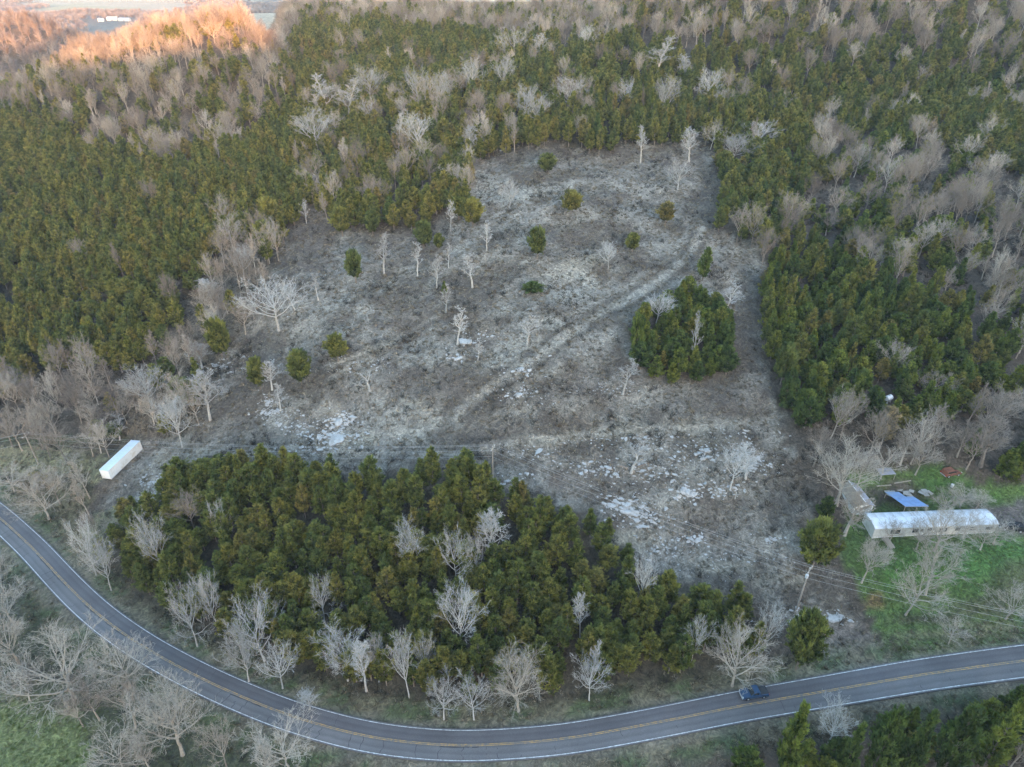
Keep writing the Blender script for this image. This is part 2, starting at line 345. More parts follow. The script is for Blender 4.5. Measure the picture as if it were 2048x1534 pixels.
# ---------------------------------------------------------------- ground sheet
def ground_sheet():
    n = len(GX) * len(GY); X = MX.ravel(); Y = MY.ravel(); Z = GZ.ravel()
    px, py, dep = project(X, Y, Z)
    jx = vnoise(X, Y, 5, 21) * 9 + vnoise(X, Y, 2.2, 22) * 5; jy = vnoise(X, Y, 5, 23) * 6 + vnoise(X, Y, 2.2, 24) * 3
    ok = (dep > 5) & (Y > 20) & (Y < 700)
    pxx = np.where(ok, px + jx, -9999); pyy = np.where(ok, py + jy, -9999)
    zz = zone_of(pxx, pyy - 12)
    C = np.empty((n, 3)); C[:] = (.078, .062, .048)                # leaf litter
    D, _, _ = road_dist(X, Y)
    def setc(mask, c): C[mask] = c
    cl = (zz == ZI['clear']); setc(cl, (.135, .114, .096))
    setc(zz == ZI['lstrip'], (.115, .095, .072))
    mt = .5 + .33 * (vnoise(X, Y, 26, 101) + .8 * vnoise(X, Y, 9, 102) + .6 * vnoise(X, Y, 3.6, 103)); mt = sstep(.18, .85, mt)[:, None]
    C[:] = np.where(cl[:, None], np.array((.085, .070, .056)) * (1 - mt) + np.array((.205, .190, .165)) * mt, C)
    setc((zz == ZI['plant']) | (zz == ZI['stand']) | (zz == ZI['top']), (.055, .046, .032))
    setc(zz == ZI['lgrass'], (.17, .155, .085)); setc(zz == ZI['llow'], (.11, .10, .06))
    setc(zz == ZI['bl'], (.045, .048, .027)); setc(zz == ZI['blfield'], (.105, .125, .048))  # under the lower left trees: dark undergrowth, with tree shade put into the colour
    setc(zz == ZI['yard'], (.075, .118, .032)); setc(zz == ZI['edge'], (.13, .125, .075))
    def blob(cx, cy, rx, ry, col, k=1.0, ang=0, rag=.5):
        ca, sa = math.cos(R(ang)), math.sin(R(ang)); ux = (px - cx) * ca + (py - cy) * sa; uy = -(px - cx) * sa + (py - cy) * ca
        q = np.sqrt((ux / rx) ** 2 + (uy / ry) ** 2) + rag * (vnoise(X, Y, 6, 31) * .5 + vnoise(X, Y, 2.4, 33) * .4)
        w_ = (1 - sstep(.55, 1.15, q)) * k * ok
        C[:] = C * (1 - w_[:, None]) + np.array(col) * w_[:, None]
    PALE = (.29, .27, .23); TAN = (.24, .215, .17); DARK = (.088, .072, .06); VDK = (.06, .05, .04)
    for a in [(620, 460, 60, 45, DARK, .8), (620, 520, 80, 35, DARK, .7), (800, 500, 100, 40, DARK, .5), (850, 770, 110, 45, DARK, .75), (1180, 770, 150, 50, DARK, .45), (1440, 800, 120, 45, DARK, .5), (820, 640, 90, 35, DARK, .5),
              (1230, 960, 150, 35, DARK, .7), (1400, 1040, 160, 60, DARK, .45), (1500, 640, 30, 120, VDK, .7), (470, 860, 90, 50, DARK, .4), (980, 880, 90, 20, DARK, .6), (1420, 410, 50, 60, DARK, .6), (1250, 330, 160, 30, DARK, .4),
              (965, 370, 55, 30, PALE, .8), (1040, 385, 60, 15, PALE, .6), (1020, 400, 40, 15, PALE, .5), (1130, 545, 60, 16, PALE, .6), (1180, 570, 22, 22, PALE, .8), (1150, 530, 45, 12, TAN, .7), (1100, 650, 45, 14, PALE, .5), (1180, 520, 40, 12, TAN, .8),
              (1010, 725, 50, 18, PALE, .7), (1080, 745, 50, 10, PALE, .5), (1220, 610, 60, 10, TAN, .8, -35), (700, 725, 55, 18, PALE, .65, -12), (760, 695, 40, 12, TAN, .7, -20), (860, 830, 60, 15, PALE, .55, 12), (830, 805, 35, 10, TAN, .8, 15), (700, 880, 60, 16, TAN, .8),
              (640, 900, 110, 18, TAN, .6), (520, 915, 90, 12, TAN, .8), (390, 905, 70, 14, PALE, .4), (320, 965, 28, 26, PALE, .6), (330, 920, 60, 14, TAN, .6), (1100, 880, 90, 12, TAN, .6), (1290, 860, 160, 16, TAN, .7, -3), (1480, 850, 90, 18, PALE, .45),
              (1380, 870, 90, 12, PALE, .4), (1050, 905, 60, 10, PALE, .4), (1250, 1080, 70, 18, TAN, .7), (1310, 1115, 40, 18, PALE, .6), (1430, 1130, 90, 18, TAN, .7), (1270, 1010, 70, 10, PALE, .5), (1640, 1235, 45, 10, PALE, .6), (1560, 1160, 70, 22, TAN, .5),
              (1690, 1270, 60, 24, (.14, .115, .10), .8), (1560, 1360, 120, 12, (.09, .11, .05), .7, -10),
              # yard, drive, verges
              (1850, 1140, 120, 60, (.062, .130, .028), .85), (1980, 1110, 90, 60, (.055, .125, .030), .9), (1760, 1090, 40, 30, (.06, .10, .03), .8), (1840, 1190, 60, 25, (.10, .115, .045), .8), (2030, 1180, 60, 60, (.085, .07, .045), .6), (1960, 1220, 90, 20, (.085, .065, .05), .6),
              (1900, 1265, 180, 14, (.20, .185, .11), .75, -6), (1850, 1240, 130, 8, (.08, .055, .045), .7, -4), (1750, 1200, 22, 16, (.17, .085, .045), .7), (2000, 1285, 140, 10, (.10, .13, .05), .8, -7),
              (1790, 990, 60, 34, (.075, .055, .052), .9), (2010, 1030, 70, 34, (.10, .085, .085), .95), (2048, 1060, 40, 14, (.12, .10, .10), .9), (1890, 970, 60, 10, (.05, .11, .022), .8), (1850, 945, 40, 14, (.05, .10, .022), .8), (1990, 1000, 26, 16, (.06, .12, .022), .9),
              # lower left
              (60, 905, 160, 16, (.19, .175, .10), .7), (110, 880, 160, 8, (.035, .055, .02), .9), (60, 1075, 40, 10, (.08, .10, .05), .7, 38), (70, 1450, 130, 70, (.125, .14, .06), .6), (20, 1390, 60, 14, (.14, .12, .08), .6), (60, 1130, 70, 12, (.075, .11, .045), .8, 45),
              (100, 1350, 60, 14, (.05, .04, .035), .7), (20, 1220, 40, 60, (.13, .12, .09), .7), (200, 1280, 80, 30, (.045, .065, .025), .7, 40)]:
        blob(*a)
    # trail up to the right of the clearing
    for trail, kp, kd, wd in (([(1408, 440), (1400, 470), (1385, 505), (1340, 545), (1290, 580), (1240, 610), (1180, 642), (1120, 680), (1085, 710), (1040, 740), (960, 790), (910, 830)], .72, .8, 1.0),
                              ([(585, 770), (640, 738), (700, 716), (770, 692), (820, 664), (870, 636), (935, 600), (1000, 566), (1060, 520), (1085, 500)], .15, .75, .7),
                              ([(920, 905), (1010, 890), (1110, 878), (1250, 862), (1400, 858), (1500, 846), (1570, 835)], .55, .45, .8),
                              ([(600, 585), (680, 570), (760, 540), (860, 530), (960, 545), (1040, 560)], .4, .4, .6),
                              ([(340, 915), (440, 905), (560, 900), (700, 905), (820, 912), (930, 915)], .5, .4, .8),
                              ([(950, 330), (1040, 345), (1130, 350), (1230, 345), (1330, 360), (1400, 440)], .35, .45, .6)):
        tw = np.array([ground(*p)[:2] for p in trail]); s2 = np.linspace(0, len(tw) - 1, 160); tw = np.c_[smooth(np.interp(s2, range(len(tw)), tw[:, 0]), 15), smooth(np.interp(s2, range(len(tw)), tw[:, 1]), 15)]
        near = np.where(ok & (D > 14) & (D < 270))[0]
        dd = np.sqrt(((X[near, None] - tw[:, 0]) ** 2 + (Y[near, None] - tw[:, 1]) ** 2).min(1))
        w1 = (1 - sstep(.6 * wd, 1.9 * wd, dd + vnoise(X[near], Y[near], 4, 41) * .7)) * kp * (.75 + .35 * vnoise(X[near], Y[near], 11, 43)); w1 = np.clip(w1, 0, 1)
        C[near] = C[near] * (1 - w1[:, None]) + np.array((.27, .25, .215)) * w1[:, None]
        w2 = np.exp(-((dd - 2.3 * wd) / .9) ** 2) * kd
        C[near] = C[near] * (1 - w2[:, None]) + np.array((.058, .048, .038)) * w2[:, None]
    # verges either side of the road
    vg = np.exp(-((np.abs(D) - 5.2) / 2.2) ** 2) * .85; vcol = np.where(vnoise(X, Y, 7, 51)[:, None] > .1, (.055, .080, .030), (.115, .10, .064))
    C[:] = C * (1 - vg[:, None]) + vcol * vg[:, None]
    vg = np.exp(-((np.abs(D) - 3.6) / .8) ** 2) * .7
    C[:] = C * (1 - vg[:, None]) + np.array((.16, .14, .11)) * vg[:, None]
    # far valley floor: fields and wood
    far = Y > 800
    fld = far & (vnoise(X, Y, 520, 61) > .0)
    C[far] = (.10, .085, .072); C[fld] = (.22, .20, .115); C[fld & (vnoise(X, Y, 700, 63) > .1)] = (.26, .215, .15)
    v = np.c_[X, Y, Z]; W = len(GX); H = len(GY)
    i = (np.arange(H - 1)[:, None] * W + np.arange(W - 1)[None, :]).ravel(); f = np.c_[i, i + 1, i + 1 + W, i + W]
    me = bpy.data.meshes.new('ground'); me.vertices.add(n); me.vertices.foreach_set('co', v.ravel())
    me.loops.add(f.size); me.loops.foreach_set('vertex_index', f.ravel()); me.polygons.add(len(f)); me.polygons.foreach_set('loop_start', np.arange(0, f.size, 4)); me.polygons.foreach_set('use_smooth', [True] * len(f))
    me.update(); me.validate()
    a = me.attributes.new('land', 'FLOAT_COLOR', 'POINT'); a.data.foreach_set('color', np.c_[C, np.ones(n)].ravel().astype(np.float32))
    a = me.attributes.new('rough_land', 'FLOAT', 'POINT'); a.data.foreach_set('value', (cl * 1.0).astype(np.float32))
    m, t = new_mat('ground_soil'); b = t.n['Principled BSDF']; b.inputs['Roughness'].default_value = .95
    at = t.add('ShaderNodeAttribute', attribute_name='land'); rl = t.add('ShaderNodeAttribute', attribute_name='rough_land')
    n1 = noise(t, .75, 6, .72); n1.node.inputs['Distortion'].default_value = 1.8; n2 = noise(t, .16, 5, .6); n3 = noise(t, 3.2, 4, .7)
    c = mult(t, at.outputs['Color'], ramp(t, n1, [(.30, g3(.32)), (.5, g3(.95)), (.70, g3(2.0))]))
    c = mult(t, c, ramp(t, n2, [(.3, (.75, .74, .74)), (.7, (1.3, 1.27, 1.2))]))
    # pale limestone gravel breaking through the open ground
    tcn = t.add('ShaderNodeTexCoord'); mp = t.add('ShaderNodeMapping'); mp.inputs['Scale'].default_value = (.55, 1.15, 1); t.link(tcn.outputs['Object'], mp.inputs[0])
    n4 = noise(t, .8, 7, .74, mp.outputs[0]); f1 = ramp(t, n4, [(.64, g3(0)), (.72, g3(1))])
    f2 = t.add('ShaderNodeMath', operation='MULTIPLY'); t.link(f1, f2.inputs[0]); t.link(rl.outputs['Fac'], f2.inputs[1])
    f3 = t.add('ShaderNodeMath', operation='MULTIPLY'); t.link(f2.outputs[0], f3.inputs[0]); f3.inputs[1].default_value = .75
    c = mixc(t, f3.outputs[0], c, (.31, .29, .26))
    t.link(c, b.inputs['Base Color'])
    bp = t.add('ShaderNodeBump'); bp.inputs['Strength'].default_value = .9; bp.inputs['Distance'].default_value = .5
    t.link(n1, bp.inputs['Height']); t.link(bp.outputs[0], b.inputs['Normal'])
    me.materials.append(m); o = link('ground', me); tag(o, kind='structure'); return cl.reshape(MX.shape)
ground_sheet()

# ---------------------------------------------------------------- road
def half_w(i):                                                      # the road widens a little to the right
    return 2.75 + .45 * sstep(20, 110, RX[i])
def strip(name, mat, off0, off1, dz, parent=None, i0=0, i1=None, thick=0, wob=0):
    i1 = i1 or len(RX); v = []; f = []
    for i in range(i0, i1):
        k = half_w(i) / 2.75
        for o_ in (off0, off1):
            v.append((RX[i] + NX[i] * o_ * k, RY[i] + NY[i] * o_ * k, RZ[i] + dz))
    n = i1 - i0
    for j in range(n - 1): f.append((2 * j, 2 * j + 1, 2 * j + 3, 2 * j + 2)[::-1])
    if thick:
        m = len(v); v += [(a, b, c - thick) for a, b, c in v]
        for j in range(n - 1): f += [(2 * j, 2 * j + 2, m + 2 * j + 2, m + 2 * j), (2 * j + 1, m + 2 * j + 1, m + 2 * j + 3, 2 * j + 3)]
    me = mesh(name, v, f, mat); a_ = me.attributes.new('across', 'FLOAT', 'POINT'); q_ = [off0, off1] * (i1 - i0); a_.data.foreach_set('value', np.array(q_ * (2 if thick else 1), dtype=np.float32)); return link(name, me, parent)
def wear(t, c):
    at = t.add('ShaderNodeAttribute', attribute_name='across'); ab = t.add('ShaderNodeMath', operation='ABSOLUTE'); t.link(at.outputs['Fac'], ab.inputs[0])
    n = noise(t, .5, 5, .7); ad = t.add('ShaderNodeMath', operation='MULTIPLY_ADD'); t.link(n, ad.inputs[0]); ad.inputs[1].default_value = .7; t.link(ab.outputs[0], ad.inputs[2])
    dv = t.add('ShaderNodeMath', operation='DIVIDE'); t.link(ad.outputs[0], dv.inputs[0]); dv.inputs[1].default_value = 3.6
    c = mult(t, c, ramp(t, dv.outputs[0], [(0, g3(.9)), (.2, g3(.92)), (.29, g3(1.12)), (.42, g3(1.0)), (.52, g3(.88)), (.63, g3(1.14)), (.78, g3(1.0)), (.9, g3(.82)), (1, g3(.75))]))
    n2 = noise(t, .05, 3, .5); return mult(t, c, ramp(t, n2, [(.35, g3(.88)), (.65, g3(1.12))]))
def asphalt():
    m, t = new_mat('asphalt'); b = t.n['Principled BSDF']; b.inputs['Roughness'].default_value = .82
    n1 = noise(t, .12, 4, .6); n2 = noise(t, 6, 4, .7)
    c = ramp(t, n1, [(.3, (.104, .097, .098)), (.7, (.137, .128, .129))]); c = mult(t, c, ramp(t, n2, [(.3, g3(.82)), (.7, g3(1.18))])); c = wear(t, c)
    t.link(c, b.inputs['Base Color']); MATS['asphalt'] = m
    m, t = new_mat('asphalt_north'); b = t.n['Principled BSDF']; b.inputs['Roughness'].default_value = .8
    n1 = noise(t, .15, 4, .6); n2 = noise(t, 5, 4, .7)
    c = ramp(t, n1, [(.3, (.078, .071, .075)), (.7, (.108, .099, .102))]); c = mult(t, c, ramp(t, n2, [(.3, g3(.82)), (.7, g3(1.18))])); c = wear(t, c)
    t.link(c, b.inputs['Base Color']); MATS['asphalt_north'] = m
    for nm, col, worn in (('yellow_paint', (.56, .31, .06), (.19, .16, .13)), ('white_paint', (.74, .74, .74), (.3, .29, .29))):
        m, t = new_mat(nm); b = t.n['Principled BSDF']; b.inputs['Roughness'].default_value = .7
        n = noise(t, 1.6, 6, .75); f = ramp(t, n, [(.42, g3(1)), (.60, g3(.15))]); t.link(mixc(t, f, col, worn), b.inputs['Base Color']); MATS[nm] = m
asphalt()
simple('tar', (.03, .028, .03), .6, .2)
road = strip('road', 'asphalt', -3.05, 3.05, 0, thick=.3); tag(road, 'two lane grey country road curving round the wooded hillside', kind='structure')
strip('lane_surface', 'asphalt_north', .25, 2.62, .006, road)
strip('yellow_line', 'yellow_paint', .07, .19, .012, road); strip('yellow_line', 'yellow_paint', -.19, -.07, .012, road)
strip('white_line', 'white_paint', 2.66, 2.78, .012, road); strip('white_line', 'white_paint', -2.82, -2.68, .012, road)
wm = MB()
i_a = int(np.argmin((RX + 150) ** 2 + (RY - 140) ** 2)); i_b = int(np.argmin((RX - 118) ** 2 + (RY - 95) ** 2))
cracks = {}
def crack(i, o0, o1, wd, wig):
    n = 6; P = []
    for q in range(n):
        o_ = o0 + (o1 - o0) * q / (n - 1); s_ = i + random.uniform(-wig, wig)
        k = int(s_); fr = s_ - k; x = RX[k] * (1 - fr) + RX[k + 1] * fr + NX[k] * o_; y = RY[k] * (1 - fr) + RY[k + 1] * fr + NY[k] * o_
        P.append((x, y, RZ[k] + .016, TX[k], TY[k]))
    v = []; f = []
    for x, y, z, a, b in P:
        ww = wd * random.uniform(.5, 1.3); v += [(x - a * ww, y - b * ww, z), (x + a * ww, y + b * ww, z)]
    for j in range(n - 1): f.append((2 * j, 2 * j + 1, 2 * j + 3, 2 * j + 2))
    link('crack', mesh('crack', v, f, 'tar'), road)
i = i_a
while i < i_b - 3:
    k = half_w(i) / 2.75
    if random.random() < .8: crack(i, -2.6 * k, random.choice([-.3, -.3, -1.2]) * k, .05, .14)
    if random.random() < .12: crack(i + 1, .4 * k, 2.4 * k, .03, .15)
    i += random.choice([1, 1, 2, 2, 3])
for px, py in ((20, 1050), (45, 1075), (95, 1128), (120, 1155), (190, 1225), (240, 1262), (500, 1400), (930, 1487)):   # lengthwise cracks beside the centre line
    g = ground(px, py); i = int(np.argmin((RX - g[0]) ** 2 + (RY - g[1]) ** 2)); v = []; f = []
    for q in range(9):
        s_ = i - 2 + q * .45; k = int(s_); fr = s_ - k; o_ = -.34 + random.uniform(-.09, .09); wd = random.uniform(.03, .11)
        for sgn in (-1, 1): v.append((RX[k] * (1 - fr) + RX[k + 1] * fr + NX[k] * (o_ + sgn * wd), RY[k] * (1 - fr) + RY[k + 1] * fr + NY[k] * (o_ + sgn * wd), RZ[k] + .018))
    for j in range(8): f.append((2 * j, 2 * j + 1, 2 * j + 3, 2 * j + 2))
    link('crack', mesh('crack', v, f, 'tar'), road)

# ---------------------------------------------------------------- tree prototypes
def unit(v): return v / (np.linalg.norm(v) + 1e-9)
def bare_proto(seed, H=11, W=9, habit='round', n1=11, n2=6, n3=5, n4=4, clear=.3, tw=.013, bark='bare_bark', trunk_r=None):
    r = np.random.default_rng(seed); T = MB(); B = MB(); tr = trunk_r or H * .016
    lean = r.normal(0, .03, 2); P = []
    nseg = 8; top = .86 if habit == 'tall' else .62
    for i in range(nseg + 1):
        t = i / nseg; P.append(np.array([lean[0] * H * t + r.normal(0, .012) * H * t, lean[1] * H * t + r.normal(0, .012) * H * t, H * top * t]))
    T.tube(P, [tr * (1 - .78 * i / nseg) * (1.25 if i == 0 else 1) for i in range(nseg + 1)], 6)
    def branch(p, d, L, r0, lev, side=3):
        d = unit(d); n = 5 if lev == 1 else (4 if lev == 2 else 3); pts_ = [p]; q = p; dd = d
        upk = {1: .16 if habit != 'tall' else .26, 2: .12, 3: .08, 4: .06}[lev]
        for i in range(n):
            dd = unit(dd + r.normal(0, {1: .09, 2: .13, 3: .15, 4: .14}[lev], 3) + np.array([0, 0, upk])); q = q + dd * L / n; pts_.append(q)
        r1 = max(tw * .7, r0 * .28); B.tube(pts_, [r0 + (r1 - r0) * i / n for i in range(n + 1)], side if lev > 1 else 5, cap=False)
        if lev >= 4: return
        cnt = {1: n2, 2: n3, 3: n4}[lev]
        for k in range(cnt):
            t = .22 + .78 * (k + r.uniform(0, .9)) / cnt; t = min(t, .99); fi = t * n; i = int(fi); a = pts_[i] * (1 - fi + i) + pts_[min(i + 1, n)] * (fi - i)
            ax = unit(pts_[min(i + 1, n)] - pts_[i]); pr = unit(np.cross(ax, r.normal(0, 1, 3))); ang = r.uniform(.4, .85)
            nd = ax * math.cos(ang) + pr * math.sin(ang)
            branch(a, nd, L * r.uniform(.38, .62) * (1.15 - .4 * t), max(tw, r0 * (1 - .6 * t) * .5), lev + 1)
    for k in range(n1):
        t = clear / top + (1 - clear / top) * (k + r.uniform(.0, .8)) / n1; t = min(t, .995); fi = t * nseg; i = int(fi); a = P[i] * (1 - fi + i) + P[min(i + 1, nseg)] * (fi - i)
        az = k * 2.399 + r.uniform(-.5, .5)
        el = {'round': .35 + .75 * t, 'spread': .18 + .7 * t, 'tall': .55 + .55 * t}[habit]
        prof = {'round': (.72 + .3 * math.sin(t * 2.6)), 'spread': 1.05 - .15 * t, 'tall': .85 - .45 * t}[habit]
        L = W * .56 * prof * r.uniform(.8, 1.2)
        if t > .9: el = 1.15; L = max(L, (H * (1 - top)) * .95)
        branch(a, np.array([math.cos(az) * math.cos(el), math.sin(az) * math.cos(el), math.sin(el)]), L, tr * (.62 - .32 * t), 1)
    return T, B
def norm_proto(T, B):
    z = max(p[2] for p in B.v); xs = np.array(B.v)[:, :2]; wdt = (np.percentile(np.abs(xs), 97)) * 2
    return z, wdt
class Proto:
    """trunk and crown meshes of one kind of tree; h, w = its size"""
    def __init__(s, tm, cm, h, w, name): s.tm, s.cm, s.h, s.w, s.name = tm, cm, h, w, name; s.joined = None
    def join(s):
        if s.joined: return s.joined
        tv = [tuple(v.co) for v in s.tm.vertices]; cv = [tuple(v.co) for v in s.cm.vertices]; n = len(tv)
        f = [tuple(p.vertices) for p in s.tm.polygons] + [tuple(n + i for i in p.vertices) for p in s.cm.polygons]
        mi = [0] * len(s.tm.polygons) + [1] * len(s.cm.polygons); tone = None
        if 'tone' in s.cm.attributes:
            tone = np.zeros(len(cv), np.float32); s.cm.attributes['tone'].data.foreach_get('value', tone); tone = np.r_[np.full(n, .5), tone]
        me = mesh(s.name + '_mesh', tv + cv, f, [s.tm.materials[0], s.cm.materials[0]], mi, tone)
        s.joined = bpy.data.objects.new(s.name, me); return s.joined
def make_bare(seed, name='bare', bark='bare_bark', **k):
    T, B = bare_proto(seed, bark=bark, **k); h, w_ = norm_proto(T, B)
    return Proto(T.mesh('trunk', bark), B.mesh('crown', bark), h, w_, name)
def conifer_proto(seed, H=9.5, W=5, shape='pine', nb=64, mat='pine_needles', base=.18, dens=1.0, blade=(.42, .085)):
    r = np.random.default_rng(seed); T = MB(); P = []
    for i in range(7):
        t = i / 6; P.append((r.normal(0, .05) * t * 2, r.normal(0, .05) * t * 2, H * .96 * t))
    T.tube(P, [.13 * (1 - .85 * i / 6) + .015 for i in range(7)], 5)
    c, d, tone = [], [], []
    for k in range(nb):
        t = base + (1 - base) * ((k + r.uniform(0, 1)) / nb) ** (.85)
        if shape == 'pine': prof = (1 - ((t - base) / (1 - base)) ** 2.6) ** .7 * .84 + .16; prof *= .55 + .45 * sstep(base, base + .22, t)
        elif shape == 'round': prof = math.sqrt(max(.05, 1 - ((t - .56) / .46) ** 2))
        else: prof = (1 - ((t - base) / (1 - base)) ** 1.25) * .92 + .10
        L = W / 2 * prof * r.uniform(.55, 1.25); az = k * 2.399 + r.uniform(-.4, .4); el = {'pine': .25, 'round': .3, 'cone': .38}[shape] + .55 * t
        z0 = H * t - L * math.sin(el) * .75; z0 = max(.3, z0); p = np.array([0, 0, z0]); dv = np.array([math.cos(az) * math.cos(el * .6), math.sin(az) * math.cos(el * .6), math.sin(el * .6)])
        nt_ = max(3, int(L * 4.2 * dens)); tn = r.uniform(.1, .9); pts_ = [p]
        for j in range(nt_):
            s_ = (j + 1) / nt_; dv = unit(dv + np.array([0, 0, 1.0 / nt_]) + r.normal(0, .06, 3)); p = p + dv * L / nt_ ; pts_.append(p)
            if s_ < .3: continue
            for q in range(3 if s_ > .5 else 2):
                off = r.normal(0, .10 + .07 * L * (1 - abs(s_ - .6)), 3) * np.array([1, 1, .45]); c.append(p + off); d.append(unit(dv * 1.3 + off * 1.6 + np.array([0, 0, .45]))); tone.append(np.clip((tn - .5) * .9 + .22 + .5 * s_ + r.normal(0, .12), 0, 1))  # tips lighter, inner needles darker: young growth plus crown shade put into the colour
        T.tube([pts_[0], pts_[len(pts_) // 2], pts_[-1]], [.03, .022, .01], 3, cap=False)
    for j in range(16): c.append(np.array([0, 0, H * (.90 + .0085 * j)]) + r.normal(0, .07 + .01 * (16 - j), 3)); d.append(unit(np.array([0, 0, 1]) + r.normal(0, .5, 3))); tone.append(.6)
    c = np.array(c); d = np.array(d); tone = np.array(tone); nbld = 8; n = len(c) * nbld
    C = np.repeat(c, nbld, 0) + r.normal(0, .05, (n, 3)); Dv = np.repeat(d, nbld, 0) + r.normal(0, .40, (n, 3)); Dv /= np.linalg.norm(Dv, axis=1)[:, None]
    sd = np.cross(Dv, r.normal(0, 1, (n, 3))); sd /= np.linalg.norm(sd, axis=1)[:, None]
    ln = blade[0] * r.uniform(.7, 1.25, (n, 1)); wd = blade[1] * r.uniform(.7, 1.3, (n, 1))
    V = np.empty((n * 3, 3)); V[0::3] = C - sd * wd; V[1::3] = C + sd * wd; V[2::3] = C + Dv * ln
    F = np.arange(n * 3).reshape(n, 3)
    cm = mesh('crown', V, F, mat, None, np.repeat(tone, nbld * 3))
    return T, cm
def make_con(seed, name, bark='pine_bark', **k):
    T, cm = conifer_proto(seed, **k); return Proto(T.mesh('trunk', bark), cm, k.get('H', 9.5), k.get('W', 5), name)
PINES = [make_con(100 + i, 'pine', H=8.8 + i * .35, W=4.5 + .28 * (i % 3), shape=('pine', 'cone', 'pine')[i % 3], nb=58, blade=(.50, .075)) for i in range(7)]
CEDS = [make_con(200 + i, 'cedar', H=8 + .6 * (i % 3), W=4.7 + .35 * (i % 4), shape=('cone', 'pine')[i % 2], mat='cedar_foliage', base=.08, nb=72, blade=(.44, .085)) for i in range(5)]
ROUNDS = [make_con(300 + i, 'round', H=6.5, W=5.6, shape='round', mat='pine_needles', base=.22, nb=64, blade=(.5, .08)) for i in range(2)]
BARES = [make_bare(1, H=10, W=9, habit='round'), make_bare(2, H=11, W=8.5, habit='round', clear=.34), make_bare(3, H=9.5, W=10, habit='spread', clear=.25), make_bare(4, H=11, W=7, habit='tall', clear=.28, n1=14),
         make_bare(5, H=11, W=9.5, habit='spread', clear=.3, n1=12), make_bare(6, H=11, W=8, habit='round', n1=13)]
PALES = [make_bare(11, 'pale', 'pale_bark', H=11, W=10, habit='spread', n1=12, tw=.013, trunk_r=.2), make_bare(12, 'pale', 'pale_bark', H=12, W=9, habit='round', n1=12, tw=.013, trunk_r=.18), make_bare(13, 'pale', 'pale_bark', H=12, W=6, habit='tall', n1=13, tw=.013, trunk_r=.15)]
PALES2 = [make_bare(14, 'pale', 'pale_bark', H=11, W=9.5, habit='round', n1=14, tw=.013, trunk_r=.17, clear=.22), make_bare(15, 'pale', 'pale_bark', H=10, W=10.5, habit='spread', n1=11, n2=7, tw=.013, trunk_r=.19, clear=.2), make_bare(16, 'pale', 'pale_bark', H=12, W=7, habit='tall', n1=15, tw=.013, trunk_r=.15, clear=.3)]
SLIM = [make_bare(21, 'slim', 'pale_bark', H=9, W=4.0, habit='tall', n1=11, n2=5, n3=4, n4=3, clear=.32, tw=.013, trunk_r=.1), make_bare(22, 'slim', 'pale_bark', H=9, W=4.6, habit='tall', n1=12, n2=5, n3=4, n4=3, clear=.25, tw=.013, trunk_r=.095)]
BIG = [make_bare(31, 'big', 'tan_bark', H=13, W=13, habit='spread', n1=13, n2=7, n3=6, n4=4, clear=.2, tw=.014, trunk_r=.26), make_bare(32, 'big', 'tan_bark', H=14, W=12, habit='round', n1=13, n2=7, n3=6, n4=4, clear=.25, tw=.014, trunk_r=.26)]
WARM = [make_bare(51, 'warm', 'tan_bark', H=11, W=10, habit='spread', n1=12, clear=.25), make_bare(52, 'warm', 'tan_bark', H=12, W=9, habit='round', n1=12)]
SNAG = [make_bare(41, 'snag', 'pale_bark', H=7, W=3.6, habit='round', n1=3, n2=1, n3=0, n4=0, clear=.35, tw=.05, trunk_r=.22)]
def place_tree(P, name, x, y, h=None, wd=None, rz=None, label='', cat='tree', group=None, z=None, tilt=0):
    sc = (h / P.h) if h else 1; sw = (wd / P.w) if wd else sc
    z = float(gz(x, y)) if z is None else z
    rz = random.uniform(0, 6.28) if rz is None else rz
    o = empty(name, (x, y, z - .08), rz, label, cat, group); o.scale = (sw, sw, sc); o.rotation_euler = (random.gauss(0, .03) + tilt, random.gauss(0, .03), rz)
    t = link('trunk', P.tm, o); c = link('crown', P.cm, o); return o

